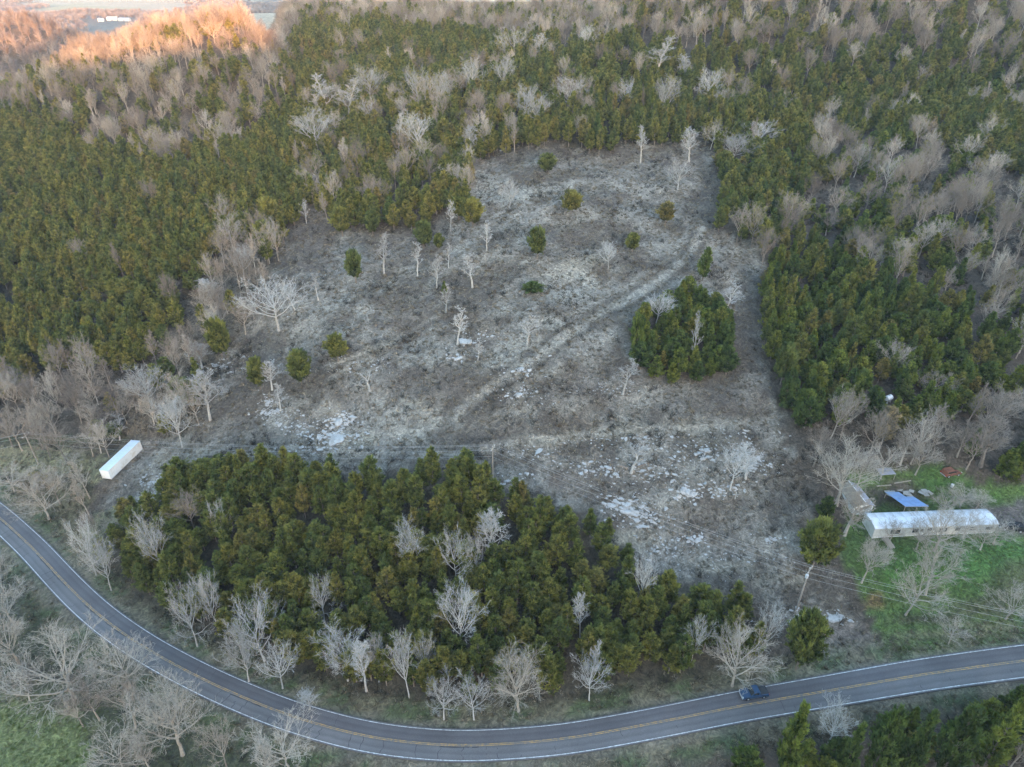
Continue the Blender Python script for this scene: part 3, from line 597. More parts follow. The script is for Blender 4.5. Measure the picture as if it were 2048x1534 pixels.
# ---------------------------------------------------------------- stuff scattered with geometry nodes (uncountable masses only)
def scatter(name, label, P, rot, scl, protos, idx):
    me = bpy.data.meshes.new(name); me.vertices.add(len(P)); me.vertices.foreach_set('co', np.asarray(P, np.float32).ravel())
    for nm, typ, data in (('rot', 'FLOAT_VECTOR', rot), ('scl', 'FLOAT_VECTOR', scl)):
        a = me.attributes.new(nm, typ, 'POINT'); a.data.foreach_set('vector', np.asarray(data, np.float32).ravel())
    a = me.attributes.new('idx', 'INT', 'POINT'); a.data.foreach_set('value', np.asarray(idx, np.int32))
    me.update(); o = link(name, me); tag(o, label, kind='stuff')
    ng = bpy.data.node_groups.new(name + '_nodes', 'GeometryNodeTree')
    ng.interface.new_socket('Geometry', in_out='INPUT', socket_type='NodeSocketGeometry'); ng.interface.new_socket('Geometry', in_out='OUTPUT', socket_type='NodeSocketGeometry')
    N, Lk = ng.nodes, ng.links; gi = N.new('NodeGroupInput'); go = N.new('NodeGroupOutput'); iop = N.new('GeometryNodeInstanceOnPoints'); jn = N.new('GeometryNodeJoinGeometry')
    for p in protos:
        oi = N.new('GeometryNodeObjectInfo'); oi.inputs['Object'].default_value = p; oi.inputs['As Instance'].default_value = True; Lk.new(oi.outputs['Geometry'], jn.inputs[0])
    def attr(nm, typ):
        a = N.new('GeometryNodeInputNamedAttribute'); a.data_type = typ; a.inputs['Name'].default_value = nm; return a.outputs['Attribute']
    Lk.new(gi.outputs[0], iop.inputs['Points']); Lk.new(jn.outputs[0], iop.inputs['Instance']); iop.inputs['Pick Instance'].default_value = True
    Lk.new(attr('idx', 'INT'), iop.inputs['Instance Index']); Lk.new(attr('rot', 'FLOAT_VECTOR'), iop.inputs['Rotation']); Lk.new(attr('scl', 'FLOAT_VECTOR'), iop.inputs['Scale'])
    Lk.new(iop.outputs[0], go.inputs[0]); md = o.modifiers.new('scatter', 'NODES'); md.node_group = ng; return o

# ---------------------------------------------------------------- trees named one by one: base x, base y, top y, width (all as seen), prototype, label
def sized(px, py, top, wpx):
    x, y, z = ground(px, py); _, _, dep = project(x, y, z); lo, hi = .5, 40
    for _ in range(30):
        m = (lo + hi) / 2; _, q, _ = project(x, y, z + m)
        if q > top: lo = m
        else: hi = m
    return x, y, lo, wpx * float(dep) / FPX
G3_, G4_ = 'pale bare trees standing out of the pine wood above the clearing', 'pale bare trees in the large pine stand'
HERO = []          # (x, y, r) keep others clear
def hero(kind, P, px, py, top, wpx, label, group=None, tilt=0):
    if group == G4_ and py < 1345: q = 52; px += (1024 - px) / (2968 - py) * q; py += q
    if group == G3_: q = 34; px += (1024 - px) / (2968 - py) * q; py += q; wpx *= 1.08
    x, y, h, wd = sized(px, py, top, wpx)
    h = max(2.0, min(h, 19))
    if P in PALES and int(px) % 2: P = PALES2[{0: 1, 1: 0, 2: 2}[PALES.index(P)]]
    name = {'b': 'bare_tree', 'g': 'evergreen_tree', 's': 'shrub'}[kind]; cat = {'b': 'bare tree', 'g': 'evergreen tree', 's': 'shrub'}[kind]
    place_tree(P, name, x, y, h, wd, None, label, cat, group, tilt=tilt); HERO.append((x, y, wd * (.16 if group in (G3_, G4_) else .3)))
G1 = 'lone bare trees in the clearing'
for a in [
    (PALES[0], 558, 662, 552, 128, 'big pale spreading bare tree at the left edge of the clearing, trunk leaning'),
    (PALES[2], 768, 547, 470, 44, 'pale bare tree right of the small yellow-green tree, upper left clearing'),
    (SLIM[0], 835, 553, 482, 26, 'thin bare sapling between the pale bare tree and the tall slim pair'),
    (SLIM[1], 873, 577, 505, 30, 'slim bare tree standing above the little green cone bush'),
    (SLIM[0], 945, 576, 502, 34, 'slim bare tree alone on brown grass right of the little green cone bush'),
    (SLIM[1], 892, 628, 565, 26, 'thin bare tree just below the little green cone bush'),
    (SLIM[0], 915, 690, 612, 36, 'slim bare tree beside a flat white rock in the middle of the clearing'),
    (SLIM[1], 1054, 690, 628, 38, 'slim bare tree standing left of the lower end of the dirt trail'),
    (SLIM[0], 956, 722, 678, 24, 'small bare sapling among pale stones below the middle of the clearing'),
    (SLIM[1], 1245, 792, 716, 46, 'open bare tree on brown brush below the dense evergreen clump'),
    (SLIM[0], 637, 602, 545, 24, 'small bare sapling right of the big spreading bare tree'),
    (SLIM[1], 613, 447, 396, 20, 'small bare sapling in the dark gap at the upper left of the clearing'),
    (SLIM[0], 901, 463, 398, 22, 'thin bare tree left of the paired round evergreens near the pine grove'),
    (SLIM[1], 973, 502, 438, 30, 'thin bare tree right of the paired round evergreens'),
    (SLIM[1], 897, 536, 485, 24, 'short bare tree above the slim trio in the upper clearing'),
    (PALES[1], 1216, 540, 482, 44, 'small round-topped bare tree above the dirt trail'),
    (PALES[1], 1019, 416, 358, 50, 'whitish bare tree standing on the palest dry grass patch'),
    (PALES[1], 1355, 380, 312, 52, 'bare tree with forked top in the upper right of the clearing'),
    (PALES[2], 421, 840, 738, 54, 'tall slanting bare tree at the lower left of the clearing'),
    (PALES[1], 366, 895, 788, 78, 'broad bare tree right above the white trailer'),
    (PALES[2], 405, 737, 682, 44, 'bare tree left of the small yellowish evergreen at the clearing edge'),
    (PALES[2], 545, 782, 722, 34, 'bare tree rising through a ragged yellow-green bush'),
    (SLIM[1], 562, 822, 768, 34, 'small forked bare tree standing among white rocks, left clearing'),
    (PALES[0], 306, 818, 728, 88, 'many-limbed bare tree at the belt edge above the slanting bare tree'),
    (SLIM[0], 240, 880, 830, 30, 'small bare tree behind the far end of the white trailer'),
    (SLIM[0], 1262, 948, 872, 50, 'pale leafless tree amid the scattered white logs and rocks, lower right'),
    (PALES[1], 1460, 980, 890, 72, 'pale bare tree at the right of the rocky slope, left of a pair'),
    (SLIM[1], 1491, 960, 888, 52, 'thinner pale bare tree, right one of the pair on the rocky slope'),
    (SLIM[0], 1450, 625, 560, 44, 'bare tree between the dense evergreen clump and the right wood'),
    (SLIM[1], 1385, 735, 620, 22, 'slim grey bare trunk inside the front of the dense evergreen clump'),
    (PALES[1], 1312, 650, 585, 62, 'hazy bare tree beside the trail, left of the dense evergreen clump'),
    (PALES[0], 1516, 305, 238, 74, 'white spreading bare tree at the upper right corner of the clearing'),
    (PALES[1], 1462, 330, 262, 78, 'soft grey bare tree left of the white spreading one, upper right corner'),
    (PALES[2], 424, 600, 545, 52, 'bare tree in the belt beside the left plantation, above the round bushy one'),
    (PALES[2], 590, 620, 560, 40, 'bare tree just behind the big spreading bare tree'),
    (PALES[1], 490, 560, 490, 60, 'grey bushy bare tree at the belt between plantation and clearing'),
]: hero('b', *a, G1)
hero('b', SNAG[0], 740, 784, 738, 24, 'broken dead tree with two thick pale stubs in the lower left clearing', G1)
G2 = 'evergreens dotted over the clearing'
for a in [
    (ROUNDS[0], 686, 474, 418, 44, 'round evergreen, leftmost of the row below the pine grove'), (ROUNDS[1], 746, 472, 424, 34, 'narrow dark evergreen, second of the row below the pine grove'),
    (CEDS[0], 782, 450, 396, 44, 'evergreen touching the corner of the pine grove, third of the row'), (ROUNDS[0], 848, 498, 445, 46, 'rounded evergreen with a smaller one at its right shoulder'),
    (ROUNDS[1], 878, 500, 468, 26, 'smaller evergreen at the right shoulder of the rounded one'), (ROUNDS[0], 945, 455, 398, 52, 'bright rounded evergreen, front one of the pair near the pine grove'),
    (ROUNDS[1], 918, 440, 396, 46, 'dark evergreen half behind the bright rounded one'), (ROUNDS[0], 545, 462, 398, 60, 'large round evergreen at the upper left corner of the clearing'),
    (ROUNDS[1], 535, 512, 445, 50, 'yellowish round evergreen with bare stems below the large round one'), (ROUNDS[0], 1142, 428, 382, 50, 'round dark evergreen in the middle of the upper clearing'),
    (ROUNDS[1], 1096, 348, 308, 42, 'round evergreen close under the upper treeline'), (ROUNDS[0], 1074, 520, 458, 46, 'tall rounded evergreen at the centre of the clearing'),
    (ROUNDS[1], 1264, 505, 468, 34, 'small evergreen above the dirt trail'), (ROUNDS[0], 1330, 450, 406, 40, 'round evergreen between the trail top and the forked bare tree'),
    (CEDS[1], 1405, 560, 496, 34, 'upright narrow evergreen beside the top of the trail'), (ROUNDS[1], 712, 566, 503, 40, 'small yellow-green tree with pale stems left of a bare tree'),
    (CEDS[2], 890, 590, 562, 18, 'little green cone bush between slim bare trees'), (ROUNDS[0], 604, 770, 704, 56, 'yellow-green round-topped tree with pale trunk, among the left rocks'),
    (ROUNDS[1], 677, 724, 672, 52, 'yellow-green tree with forked pale trunk at the end of the dark gully'), (ROUNDS[0], 446, 720, 642, 56, 'yellowish tree with long bare trunk at the left clearing edge'),
    (ROUNDS[1], 522, 780, 718, 46, 'ragged yellow-green bush beside a leaning bare tree'), (ROUNDS[1], 1447, 350, 304, 42, 'round evergreen below the soft grey bare tree, upper right'),
    (ROUNDS[0], 1622, 1140, 1052, 92, 'large dim evergreen beside the wires at the lower right of the slope'), (ROUNDS[1], 1592, 1340, 1232, 84, 'large round evergreen near the road, below the transformer pole'),
    (CEDS[3], 1272, 720, 630, 34, 'lone upright evergreen at the left foot of the dense clump'), (ROUNDS[0], 1560, 770, 690, 50, 'dim evergreen at the right clearing edge'), (CEDS[1], 1540, 720, 660, 40, 'slender evergreen at the right clearing edge above the dim one'),
    (CEDS[4], 1192, 300, 228, 34, 'tall evergreen standing forward at the upper treeline'), (ROUNDS[1], 410, 960, 925, 60, 'broad low evergreen at the top left of the large pine stand'),
]: hero('g', *a, G2)
G3 = 'pale bare trees standing out of the pine wood above the clearing'
for a in [
    (PALES[0], 1026, 92, 46, 62, 'pale bare tree high in the pine wood near the centre of the top edge'), (PALES[2], 1080, 94, 64, 26, 'small pale bare tree right of the high centre one'),
    (PALES[1], 942, 168, 92, 52, 'tall white bare tree, highest of the centre group in the pine wood'), (PALES[1], 1008, 158, 110, 42, 'small pale bare tree right of the tall white one'),
    (PALES[0], 835, 182, 124, 60, 'pale bare tree with wide fork left of the tall white one'), (PALES[1], 880, 192, 120, 50, 'pale bare tree between the wide-forked and the tall white one'),
    (PALES[2], 658, 205, 108, 62, 'tall bright bare tree, left of the cluster by the upper left corner'), (PALES[2], 690, 210, 110, 56, 'tall bright bare tree, middle of the upper left cluster'),
    (PALES[1], 740, 178, 106, 62, 'round bright bare tree, right of the upper left cluster'), (PALES[0], 632, 276, 192, 80, 'broad white bare tree below the upper left cluster'),
    (PALES[0], 738, 222, 186, 46, 'low pale bare tree under the round bright one'), (PALES[0], 1050, 204, 160, 66, 'flat-topped white bare tree, left of a touching pair'),
    (PALES[1], 1076, 228, 178, 52, 'round white bare tree, right and front of a touching pair'), (PALES[0], 1140, 196, 150, 60, 'flat-topped white bare tree right of the touching pair'),
    (PALES[0], 1256, 188, 152, 46, 'small flat white bare tree in the centre right of the pine wood'), (PALES[1], 1324, 208, 146, 50, 'greyish tall bare tree in the right of the pine wood'),
    (PALES[0], 1416, 176, 128, 64, 'wide white bare tree in the right of the pine wood'), (PALES[2], 1372, 140, 106, 30, 'small pale bare tree above the wide white one'),
    (PALES[2], 794, 278, 222, 32, 'narrow pale bare tree left of a broader one over the grove'), (PALES[1], 836, 284, 206, 62, 'broad pale bare tree in the middle of the pine wood\'s lower part'),
    (PALES[2], 1310, 130, 70, 60, 'tall hazy bare tree at the top right of the pine wood'), (PALES[2], 936, 285, 248, 36, 'small grey bare tree near the treeline left of the trunks'),
    (PALES[2], 1284, 292, 245, 30, 'feathery grey bare tree at the upper treeline'), (PALES[2], 1382, 290, 250, 28, 'feathery tan bare tree at the right of the upper treeline'), (PALES[1], 1170, 80, 45, 40, 'faint bare tree at the top edge right of centre'),
]: hero('b', *a, G3)
G4 = 'pale bare trees in the large pine stand'
for a in [
    (PALES[1], 308, 1100, 1020, 64, 'pale bare tree at the left end of the large pine stand'), (PALES[0], 376, 1242, 1136, 86, 'twisted pale bare tree near the road at the stand\'s left'),
    (PALES[1], 420, 1206, 1138, 52, 'pale bare tree just right of the twisted one'), (PALES[0], 514, 1272, 1172, 108, 'wide pale bare tree left of centre in the large stand'),
    (PALES[1], 482, 1314, 1246, 80, 'bushy pale bare tree below the wide one'), (PALES[0], 566, 1378, 1292, 78, 'bushy pale bare tree close above the road'),
    (PALES[0], 638, 1194, 1146, 64, 'low pale bare crown among pines, left of the stand\'s middle'), (PALES[0], 430, 1030, 996, 50, 'small pale bare crown at the upper left of the stand'),
    (PALES[1], 822, 1096, 1032, 62, 'pale bare tree in the upper middle of the stand, left of three'), (PALES[0], 910, 1114, 1050, 74, 'pale bare tree in the upper middle of the stand, widest of three'),
    (PALES[0], 956, 1102, 1060, 46, 'small pale bare crown at the right of the three'), (PALES[2], 978, 1074, 1012, 50, 'upright pale bare tree behind the three'),
    (PALES[1], 920, 1244, 1158, 86, 'bright bare tree alone in the middle of the stand'), (PALES[1], 697, 1364, 1250, 94, 'large pale bare tree near the road, left of a twin-stemmed one'),
    (PALES[2], 733, 1382, 1262, 40, 'slim pale bare tree in the row near the road'), (PALES[1], 758, 1364, 1270, 42, 'narrow pale bare tree at the right of the roadside row'),
    (PALES[1], 812, 1344, 1262, 58, 'pale bare tree right of the roadside row'), (PALES[0], 850, 1306, 1260, 42, 'small pale bare crown above the roadside pines'),
    (BIG[1], 1037, 1424, 1254, 108, 'tallest pale bare tree rising from the roadside below the stand'), (PALES[0], 888, 1440, 1366, 74, 'low spreading bare tree on the verge, left of a pair'),
    (PALES[0], 948, 1440, 1358, 70, 'low spreading bare tree on the verge, right of a pair'), (PALES[0], 1178, 1402, 1320, 72, 'spreading bare tree on the verge right of the tallest one'),
    (PALES[2], 1164, 1226, 1180, 26, 'thin bare tree among pines right of the stand\'s middle'), (PALES[2], 1184, 1312, 1268, 28, 'thin dim bare tree above the spreading verge tree'),
    (BIG[0], 1464, 1372, 1240, 128, 'huge white spreading bare tree beside the road above the blue pickup'), (PALES[0], 1392, 1278, 1232, 50, 'small white bare tree left behind the huge spreading one'),
    (PALES[1], 1536, 1262, 1208, 52, 'grey bare tree right behind the huge spreading one'), (PALES[1], 1286, 1170, 1100, 50, 'fuzzy grey bare tree at the right end of the stand'),
    (PALES[0], 170, 1100, 1010, 74, 'tangled pale bare tree in the corner by the left road'), (PALES[1], 200, 1130, 1050, 60, 'pale bare tree low in the corner by the left road'),
    (PALES[2], 620, 1420, 1360, 50, 'low bare bush-like tree on the verge below the roadside row'),
]: hero('b', *a, G4)
G5 = 'bare trees round the white home'
for a in [
    (BIG[0], 1868, 1102, 1008, 120, 'large dark bare tree right in front of the white home'), (WARM[0], 1925, 1078, 1020, 80, 'bare tree leaning across the right half of the white home'),
    (WARM[1], 1778, 1085, 1040, 46, 'small bare tree at the left front corner of the white home'), (BARES[3], 1688, 1072, 980, 62, 'bare tree left of the small gabled shed'),
    (BIG[1], 1672, 1012, 880, 120, 'largest bare tree behind the small gabled shed'), (WARM[1], 1722, 1168, 1078, 62, 'upright bare tree at the left edge of the green yard'),
    (WARM[0], 1810, 1232, 1118, 104, 'reddish bare tree in the middle of the green yard'), (WARM[1], 1985, 1090, 1040, 54, 'small bare tree at the right end of the white home'),
    (WARM[0], 2010, 1240, 1170, 90, 'bare tree at the right edge of the green yard'), (WARM[1], 1800, 930, 865, 68, 'bare tree behind the grey lean-to'), (BARES[5], 1712, 980, 900, 60, 'slim bare tree behind the small gabled shed'),
    (WARM[1], 1885, 1030, 985, 62, 'bare tree right behind the white home, next to the blue roof'), (WARM[1], 1950, 1020, 985, 50, 'bare tree behind the right half of the white home'), (BARES[3], 1960, 935, 830, 70, 'tall bare tree at the back right of the yard'),
    (WARM[1], 1832, 1100, 1045, 56, 'second bare tree in front of the white home, left of the large one'), (WARM[0], 1960, 1100, 1040, 70, 'spreading bare tree in front of the home\'s right half'), (WARM[1], 1920, 1015, 975, 60, 'bushy bare tree just behind the middle of the white home'), (WARM[0], 1745, 1130, 1085, 50, 'low bare tree below the home\'s left end'),
    (WARM[1], 1850, 1190, 1090, 90, 'second bare tree in the green yard, right of the reddish one'), (WARM[0], 1760, 960, 880, 70, 'wide bare tree behind the lean-to'), (WARM[1], 1830, 950, 880, 60, 'bare tree behind the slab heap'),
    (WARM[0], 1896, 1290, 1235, 60, 'low bare thicket tree on the bank between yard and road'),
]: hero('b', *a, G5)
G6 = 'big bare trees below the road bend'
for a in [
    (BIG[0], 150, 1400, 1262, 200, 'sprawling bare tree leaning toward the road, largest at the lower left'), (BIG[1], 366, 1510, 1366, 150, 'large forked bare tree below the road, right of the sprawling one'),
    (BIG[0], 262, 1375, 1268, 130, 'bare tree reaching its crown over the road edge'), (WARM[0], 580, 1545, 1440, 130, 'bare tree cut by the bottom edge, right of the forked one'),
    (WARM[0], 250, 1550, 1460, 110, 'grey bare tree at the bottom edge beside the green field'), (WARM[1], 40, 1330, 1240, 100, 'bare tree at the left edge above the green field'),
    (WARM[1], 30, 1250, 1170, 90, 'bare tree beside the road at the left edge of the photo'), (WARM[0], 100, 1040, 940, 120, 'large bare tree between the left roadside and the leaning pole'),
    (WARM[0], 30, 985, 930, 80, 'bare tree at the left edge above the road'), (WARM[0], 150, 935, 902, 44, 'small pale bare tree on the left grass strip'),
]: hero('b', *a, G6)
hero('b', PALES[1], 1655, 1490, 1400, 74, 'pale bare tree among dark evergreens below the road', 'trees below the road at the lower right')
for a in [(CEDS[0], 1565, 1550, 1408, 74, 'tall dark evergreen overlapping the road edge, lower right'), (CEDS[1], 1735, 1560, 1420, 62, 'rust-tinged evergreen right of the pale bare tree'), (CEDS[2], 1800, 1560, 1420, 70, 'bright green broad evergreen below the road'),
          (CEDS[3], 1880, 1550, 1405, 72, 'dark broad evergreen below the road near the right'), (CEDS[4], 1960, 1540, 1410, 76, 'dark evergreen second from the lower right corner'), (CEDS[0], 1680, 1560, 1450, 50, 'low olive evergreen below the pale bare tree'),
          (CEDS[1], 2030, 1520, 1390, 70, 'dark evergreen at the lower right corner')]:
    hero('g', *a, 'trees below the road at the lower right')
hero('g', ROUNDS[0], 82, 975, 945, 34, 'single green bush in the scrub left of the road')
hero('g', ROUNDS[0], 232, 880, 850, 40, 'olive bush at the end of the left thicket')
hero('b', BARES[0], 346, 318, 270, 46, 'single pale bare tree standing in the left plantation')
hero('b', BARES[0], 292, 175, 126, 52, 'round pale bare tree on the slope above the left plantation')
hero('s', CEDS[1], 1066, 584, 564, 50, 'low dark green shrub in the middle of the clearing')
# a tree that kept its tan leaves
tl = make_con(350, 'oak', H=8, W=6, shape='round', mat='tan_leaves', base=.2, nb=52, bark='bare_bark')
hero('b', tl, 1762, 890, 818, 56, 'tree with old tan leaves between cedar wood and bare wood')

# ---------------------------------------------------------------- fill the woods
LMK = [(920, 1200, 'the lone bright bare tree amid the pine stand'), (697, 1300, 'the large roadside bare tree with a slim twin'), (1037, 1340, 'the tallest pale bare tree by the road'), (514, 1220, 'the wide pale bare tree in the stand'), (376, 1190, 'the twisted pale bare tree'),
       (308, 1060, 'the pale bare tree at the stand\'s left end'), (866, 1080, 'the three pale bare crowns in the stand'), (430, 1015, 'the small bare crown near the trailer'), (638, 1170, 'the low pale bare crown in the stand'), (986, 945, 'the middle power pole'),
       (1464, 1310, 'the huge white spreading bare tree'), (1178, 1360, 'the spreading verge tree'), (1250, 1060, 'the bright rock outcrop'), (566, 1335, 'the bushy bare tree close above the road'), (245, 925, 'the white box trailer'), (1610, 1180, 'the transformer pole'),
       (1870, 1045, 'the white home'), (1722, 1005, 'the gabled shed'), (1810, 1005, 'the blue roof'), (1774, 800, 'the small white tank'), (1762, 860, 'the tan-leaved tree'), (2030, 1048, 'the black car'), (1895, 945, 'the rusty car'), (1370, 655, 'the middle of the dense clump'),
       (1272, 680, 'the lone evergreen left of the clump'), (555, 620, 'the big spreading bare tree'), (346, 295, 'the single bare tree in the plantation'), (60, 900, 'the left power pole'), (366, 850, 'the broad bare tree above the trailer'), (421, 790, 'the slanting bare tree'),
       (545, 430, 'the large round evergreen'), (686, 445, 'the leftmost evergreen below the pine grove'), (945, 425, 'the bright rounded evergreen'), (1330, 430, 'the round evergreen near the trail top'), (1516, 270, 'the white tree at the clearing\'s upper corner'), (1520, 470, 'the notch in the clearing\'s right edge'),
       (1640, 1440, 'the pale bare tree below the road'), (1565, 1470, 'the evergreen overlapping the road'), (1800, 1480, 'the bright green evergreen below the road'), (1960, 1460, 'the last evergreens before the corner'), (170, 1330, 'the sprawling bare tree'), (366, 1440, 'the large forked bare tree'),
       (1640, 700, 'the left part of the cedar wood'), (1800, 640, 'the heart of the cedar wood'), (1940, 700, 'the right end of the cedar wood'), (1700, 400, 'the pale bare belt'), (1960, 520, 'the grey bare wood over the cedars'), (1880, 300, 'the evergreen patch high on the right'), (1560, 560, 'the cedar wood\'s upper left corner'), (60, 780, 'the reddish thicket at the left edge'), (200, 800, 'the middle of the reddish thicket'), (1540, 1230, 'the right tip of the pine stand'), (780, 960, 'the pine stand\'s upper rim'), (1090, 1180, 'the right half of the pine stand'), (1950, 420, 'the upper right bare slope'), (1060, 210, 'the pair of white bare trees'), (660, 170, 'the upper left bright bare cluster'), (1190, 260, 'the tall evergreen at the upper treeline'),
       (180, 700, 'the lower edge of the plantation'), (100, 560, 'the dense left end of the plantation'), (250, 450, 'the middle of the plantation'), (1507, 1372, 'the blue pickup'), (1405, 530, 'the narrow evergreen beside the trail top')]
used_l = {}
def wood():
    step = 3.3; gx = np.arange(-330, 400, step); gy = np.arange(48, 640, step); X, Y = np.meshgrid(gx, gy); X = X.ravel() + rng.uniform(-.42, .42, X.size) * step; Y = Y.ravel() + rng.uniform(-.42, .42, Y.size) * step
    Z = gz(X, Y); D, _, _ = road_dist(X, Y); px, py, dep = project(X, Y, Z + 4.5)
    ok = (dep > 20) & (np.abs(D) > 8.0) & (px > -420) & (px < 2470) & (py < 1640)
    for hx, hy, hr in HERO: ok &= ((X - hx) ** 2 + (Y - hy) ** 2) > max(1.3, hr) ** 2
    for cx, cy, rr in KEEP: ok &= ((X - cx) ** 2 + (Y - cy) ** 2) > rr ** 2
    X, Y, Z, px, py, dep, D = (a[ok] for a in (X, Y, Z, px, py, dep, D))
    zn = zone_of(px, py); n = len(X); kind = np.full(n, -1); u = rng.uniform(0, 1, n); v = rng.uniform(0, 1, n); patch = vnoise(X, Y, 26, 71)
    _, pb, _ = project(X, Y, Z); zb = zone_of(px, pb)
    for i, (nm, poly, sp, sh_p, sh_c, lab) in enumerate(STANDS):
        m = zn == i
        if sp == 0: continue
        keep = v < (step / sp) ** 2; bshare = 1 - sh_p - sh_c; uu = np.clip(u - patch * .22 * (bshare > .06) * (bshare < .95), 0, .999)
        kind[m & keep & (uu < sh_p)] = 0; kind[m & keep & (uu >= sh_p) & (uu < sh_p + sh_c)] = 1
        kind[m & (v < (step / max(sp, 5.9)) ** 2) & (uu >= sh_p + sh_c)] = 2
    m = zn == -1
    up = m & (Y > 150); band = np.where(py < 125, .16, .42); band = np.where(px > 600, np.where(py < 90, .36, .72), band)
    kp = up & (u - patch * .3 < band)
    kind[kp & (v < .70)] = 0; kind[up & ~kp & (v < .40)] = 2
    kind[m & (Y <= 150) & (D > 8) & (px < 0) & (v < .35)] = 2
    behind = (Y < 62); kind[behind] = -1
    open_ = np.isin(zb, [ZI['clear'], ZI['yard'], ZI['lgrass'], ZI['blfield']]) & np.isin(zn, [ZI['clear'], ZI['yard'], ZI['lgrass'], ZI['blfield']]); kind[open_] = -1
    names = ['pine_tree', 'cedar_tree', 'bare_tree']; cats = ['pine tree', 'cedar tree', 'bare tree']; protos = [PINES, CEDS, BARES]; limit = [296, 260, 168]
    adj = [('olive green pine', 'olive green pines'), ('conical dark green cedar', 'conical cedars'), ('grey-brown bare tree', 'leafless trees')]
    for k in range(3):
        ii = np.where(kind == k)[0]; vis = (px[ii] > 0) & (px[ii] < 2048) & (py[ii] > 0) & (py[ii] < 1534); order = np.argsort(np.where(vis, dep[ii], 1e6)); ii = ii[order]; nv = min(limit[k], int(vis.sum()))
        hs = rng.uniform(.66, 1.08, len(ii)) * (1 if k < 2 else 1.1); ws = np.clip(rng.normal(1.04, .13, len(ii)), .74, 1.4); pr = rng.integers(0, len(protos[k]), len(ii))
        big = vnoise(X[ii], Y[ii], 30, 77) * .1; hs += big
        edge = zn[ii] == ZI['edge']; hs[edge] *= .62; ws[edge] *= .8
        cm_ = zn[ii] == ZI['clump']; hs[cm_] *= .92
        for j, q in enumerate(ii[:nv]):
            P = protos[k][pr[j]]; st = STANDS[zn[q]] if zn[q] >= 0 else None
            where = st[5] if st else ('in the woods on the far left slope' if px[q] < 700 else 'in the woods along the top of the hill')
            lm = LMK[int(np.argmin([math.hypot(px[q] - l_[0], (py[q] - l_[1]) * 1.4) for l_ in LMK]))]; ddx, ddy = px[q] - lm[0], py[q] - lm[1]; dl = math.hypot(ddx, ddy)
            rel = ('right of' if ddx > 0 else 'left of') if abs(ddx) > abs(ddy) * 1.2 else ('below' if ddy > 0 else 'above'); rel = ('just ' if dl < 45 else '' if dl < 90 else 'some way ' if dl < 150 else 'far ') + rel
            szl = ('tall' if hs[j] > .97 else 'short' if hs[j] < .8 else 'mid-height') + (' broad' if ws[j] > 1.07 else ' slim' if ws[j] < .95 else '')
            lb = f'{szl} {adj[k][0]} {rel} {lm[2]}'
            used_l[lb] = used_l.get(lb, 0) + 1
            if used_l[lb] > 1:
                lm2 = sorted(LMK, key=lambda l_: math.hypot(px[q] - l_[0], (py[q] - l_[1]) * 1.4))[1]; lb = f'{szl} {adj[k][0]} {rel} {lm[2]}, towards {lm2[2]}'
            if len(lb.split()) > 16: lb = lb.replace('mid-height ', '').replace('grey-brown ', '').replace('conical dark green ', 'dark ').replace('olive green ', 'olive ')
            if len(lb.split()) > 16: lb = ' '.join(lb.split(', towards')[0].split()[:16])
            place_tree(P, names[k], X[q], Y[q], P.h * hs[j], P.w * ws[j], None, lb, cats[k], f'{adj[k][1]} {where}')
        rest = ii[nv:]; m2 = len(rest)
        if m2:
            Pn = np.c_[X[rest], Y[rest], Z[rest] - .1]; rot = np.c_[rng.normal(0, .03, (m2, 2)), rng.uniform(0, 6.28, m2)]; scl = np.c_[ws[nv:], ws[nv:], hs[nv:]]
            scatter(['pine_woods', 'cedar_woods', 'bare_woods'][k], ['mass of olive pines covering the farther slopes', 'mass of dark cedars farther up the right slope', 'mass of grey leafless trees on the farther slopes'][k], Pn, rot, scl, [p.join() for p in protos[k]], pr[nv:])
        print('WOOD', names[k], len(ii), nv)

# ---------------------------------------------------------------- buildings and yard
simple('white_metal', (.70, .71, .74), .5, .12, .5, dirt=(.46, .46, .49)); simple('white_siding', (.60, .59, .56), .6, .08, 1.5, dirt=(.42, .39, .34))
simple('dark_glass', (.03, .035, .04), .12, .2); simple('trim_white', (.7, .7, .7), .6, .05); simple('grey_roof', (.30, .30, .34), .8, .2, 1.5); simple('brown_roof', (.24, .20, .155), .9, .25, 1.5)
simple('blue_sheet', (.19, .30, .52), .55, .2, .9, dirt=(.26, .33, .45)); simple('old_wood', (.30, .26, .21), .9, .25, 4); simple('pole_wood', (.32, .28, .24), .9, .2, 3); simple('galv', (.45, .46, .48), .4, .1, 3)
simple('rubber', (.02, .02, .02), .85, .1); simple('hub', (.35, .35, .36), .35, .1); simple('black_paint', (.018, .018, .022), .25, .1); simple('blue_paint', (.014, .045, .10), .28, .1); simple('rust', (.19, .075, .045), .85, .35, 2, dirt=(.08, .04, .03))
simple('concrete', (.36, .34, .31), .9, .2, 2, dirt=(.2, .18, .16)); simple('trailer_roof', (.52, .60, .70), .45, .08, .7, dirt=(.42, .48, .55)); simple('trailer_side', (.80, .80, .78), .5, .04, 1, dirt=(.62, .58, .50)); simple('red_glass', (.42, .02, .015), .25, .1); simple('lamp_glass', (.7, .7, .66), .2, .05)
simple('wire', (.36, .36, .36), .5, .1); simple('soil_dark', (.07, .05, .045), .95, .3); simple('porcelain', (.5, .5, .48), .3, .05); simple('limestone', (.36, .35, .335), .9, .22, 1.6, bump=.4, dirt=(.22, .205, .185)); simple('dark_wood', (.10, .07, .055), .9, .3)
KEEP = []

